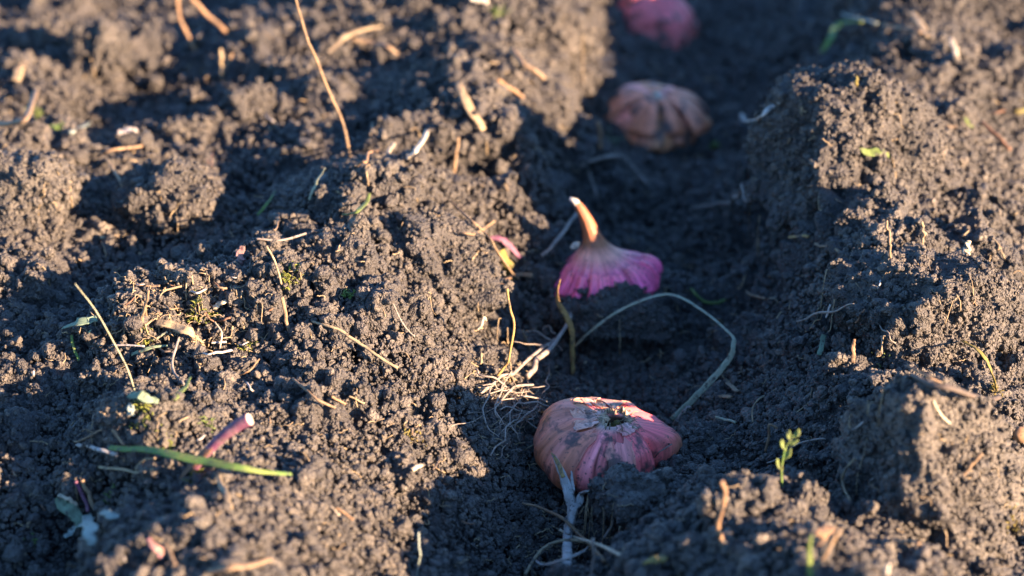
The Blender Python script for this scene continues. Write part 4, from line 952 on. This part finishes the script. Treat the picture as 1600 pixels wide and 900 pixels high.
# round brown seed at the right edge
cs = on(1594, 679, .003)
bm = bmesh.new(); bmesh.ops.create_icosphere(bm, subdivisions=4, radius=.0033)
for v in bm.verts: v.co *= 1 + .05 * mnoise.noise(v.co * 500); v.co.z *= .9
for f in bm.faces: f.smooth = True
me = bpy.data.meshes.new('seed'); bm.to_mesh(me); bm.free(); me.materials.append(PM['orange'])
so = bpy.data.objects.new('seed', me); C.objects.link(so); so.location = cs; tag(so, 'round orange brown seed at the right edge of the picture', 'seed')

# moss and little sprouts: tufts of short leaves
def tuft(px, py, w, label, mat='moss', num=60, le=7, name='moss_tuft', cat='moss'):
    c = on(px, py, .0005); k_ = depth(c) / FPX; tb = []
    for q in range(num):
        gx, gy = random.gauss(0, w / 2.6) * k_, random.gauss(0, w / 2.6) * k_ * 1.2
        g = np.array([gx, gy, float(ground(c[0] + gx, c[1] + gy)) - c[2]]); g[2] = max(-.004, min(.004, g[2]))
        d = np.array([random.gauss(0, .6), random.gauss(0, .6) - .2, 1]) * le * k_ * random.uniform(.5, 1.2)
        tb.append(tube(spline(np.array([g, g + d * .5 + [0, 0, .0003], g + d * [1.2, 1.2, .85]]), 4), np.array([.5, 1, .8, .2]) * k_ * 1.7, .35, 5))
    o = tube_obj(name, tb, PM[mat]); o.location = c
    return tag(o, label, cat, 'moss and sprouts' )
tuft(336, 492, 22, 'bright yellow green moss under the cream straw on the left mound')
tuft(304, 482, 18, 'yellow green moss left of the cream straw on the left mound')
tuft(228, 520, 12, 'yellow moss at the foot of the woody splinter on the left mound', num=36)
tuft(385, 542, 18, 'yellow green moss sprig in the gap right of the left mound', num=44)
tuft(456, 436, 22, 'olive moss streak on the ridge right of the left mound')
tuft(545, 460, 14, 'dark green moss spot in the middle of the left ridge', 'green', 34)
tuft(640, 680, 22, 'faint olive moss patch on the lit soil left of the nearest bulb', 'olive', 34, 5)
tuft(222, 648, 20, 'yellow green moss on the face of the mossy clod')
tuft(260, 692, 16, 'yellow moss beside the green leaf blade', num=44)
tuft(306, 742, 16, 'yellow moss under the purple shoot', num=44)
tuft(325, 668, 14, 'lime moss strand left of the purple shoot tip', 'lime', 30)
tuft(58, 183, 14, 'bright green sprout at the far left edge of the hollow', 'lime', 30, 12, 'sprout', 'sprout')
tuft(92, 200, 11, 'smaller bright green sprout right of the far left one', 'green', 24, 10, 'sprout', 'sprout')
tuft(780, 18, 22, 'blurred yellow green moss at the top edge', 'lime', 40)
tuft(1115, 230, 10, 'green speck of sprout right of the third bulb', 'green', 20, 9, 'sprout', 'sprout')
tuft(955, 222, 12, 'blue green sprout in front of the third bulb', 'teal', 24, 9, 'sprout', 'sprout')
tuft(1370, 572, 18, 'faint yellow green moss below the flat-topped clod', 'lime', 28, 5)
tuft(1556, 612, 14, 'yellow moss above the right end of the dark stick', 'olive', 36)
tuft(1578, 808, 18, 'olive moss at the right edge behind the wedge-shaped clod', 'olive', 34)
tuft(52, 848, 12, 'dim green moss in the shaded lower left corner', 'green', 26)
tuft(168, 780, 12, 'green moss beside the withered plant', 'green', 28)

# small litter: fragments of straw, each told apart by its colour and what lies beside it
MARKS = [(268, 315, 'the round left clod'), (560, 540, 'the long slanting straw'), (350, 690, 'the purple shoot'), (220, 705, 'the green leaf strip'), (512, 150, 'the tall thin twig'),
         (650, 230, 'the cream straw stub'), (693, 832, 'the small pale lit clod'), (1490, 610, 'the dark stick'), (1432, 490, 'the flat-topped clod'), (1450, 745, 'the wedge-shaped clod'),
         (1318, 245, 'the big right clod'), (1222, 720, 'the fresh green sprout'), (165, 530, 'the long grass stalk'), (448, 495, 'the upright tan straw'), (130, 810, 'the withered plant'),
         (320, 40, 'the two brown stems'), (735, 170, 'the wide flat straw'), (280, 515, 'the broad split straw'), (225, 480, 'the woody splinter'), (348, 474, 'the cream flat straw'), (1126, 800, 'the blurred brown stick')]
used_labels = set()
def fragment(px, py, a, le, w, where, group):
    mx, my, mn = min(MARKS, key=lambda m_: (m_[0] - px) ** 2 + (m_[1] - py) ** 2)
    dx, dy = px - mx, py - my
    side = ('right of' if dx > 0 else 'left of') if abs(dx) > abs(dy) else ('below' if dy > 0 else 'above')
    mt, cn = random.choice([('straw', 'pale'), ('tan', 'tan'), ('brown', 'brown'), ('wood', 'dark'), ('grey', 'grey')])
    lab = f"{'long' if le > 18 else 'tiny'} {cn} straw fragment lying {side} {mn} {where}"
    if lab in used_labels: return
    used_labels.add(lab)
    S('straw', lab, 'straw', [(px, py, .1), (px + math.cos(a) * le * .5, py + math.sin(a) * le * .4, .3), (px + math.cos(a) * le, py + math.sin(a) * le * .8, .2)], w, mt, .7, group=group, sides=6, m=10)
for q in range(30):
    fragment(290 + random.gauss(0, 60), 490 + random.gauss(0, 34), random.uniform(-.9, .9), random.uniform(9, 26), random.uniform(3, 6), 'in the left mound litter', 'straw fragments littering the left mound')
for q in range(36):
    fragment(random.choice([random.uniform(10, 800), random.uniform(1200, 1590)]), random.uniform(60, 890), random.uniform(-3, 3), random.uniform(10, 24), random.uniform(2.6, 5), 'in crumbly soil', 'straw fragments in the soil')

# fine root hairs that nobody could count
fibs = []
for q in range(800):
    px, py = random.uniform(-30, 1630), 900 * random.random() ** .75
    if q > 460: px, py = random.gauss(300, 75), random.gauss(495, 45)
    if q > 620: px, py = random.gauss(805, 40), random.gauss(640, 45)
    if q > 720: px, py = random.gauss(880, 45), random.gauss(850, 32)
    p = on(px, py, .0006); k_ = depth(p) / FPX; L_ = random.uniform(8, 34) * k_; a = random.random() * 6.283
    m_ = 7; d = np.array([math.cos(a), math.sin(a), 0]); cur = [p]
    for s in range(m_ - 1):
        a += random.gauss(0, .5); nxt = cur[-1] + np.array([math.cos(a), math.sin(a), random.gauss(.1, .5)]) * L_ / m_
        gz = float(ground(nxt[0], nxt[1])); nxt[2] = min(max(nxt[2], gz + .0002), gz + .006); cur.append(nxt)
    fibs.append(tube(np.array(cur), np.full(m_, random.uniform(.7, 1.5) * k_) * np.linspace(1, .5, m_), 1, 5))
fo = tube_obj('root_hairs', fibs, PM['straw']); tag(fo, 'fine pale root hairs scattered over the soil', None, None, 'stuff')
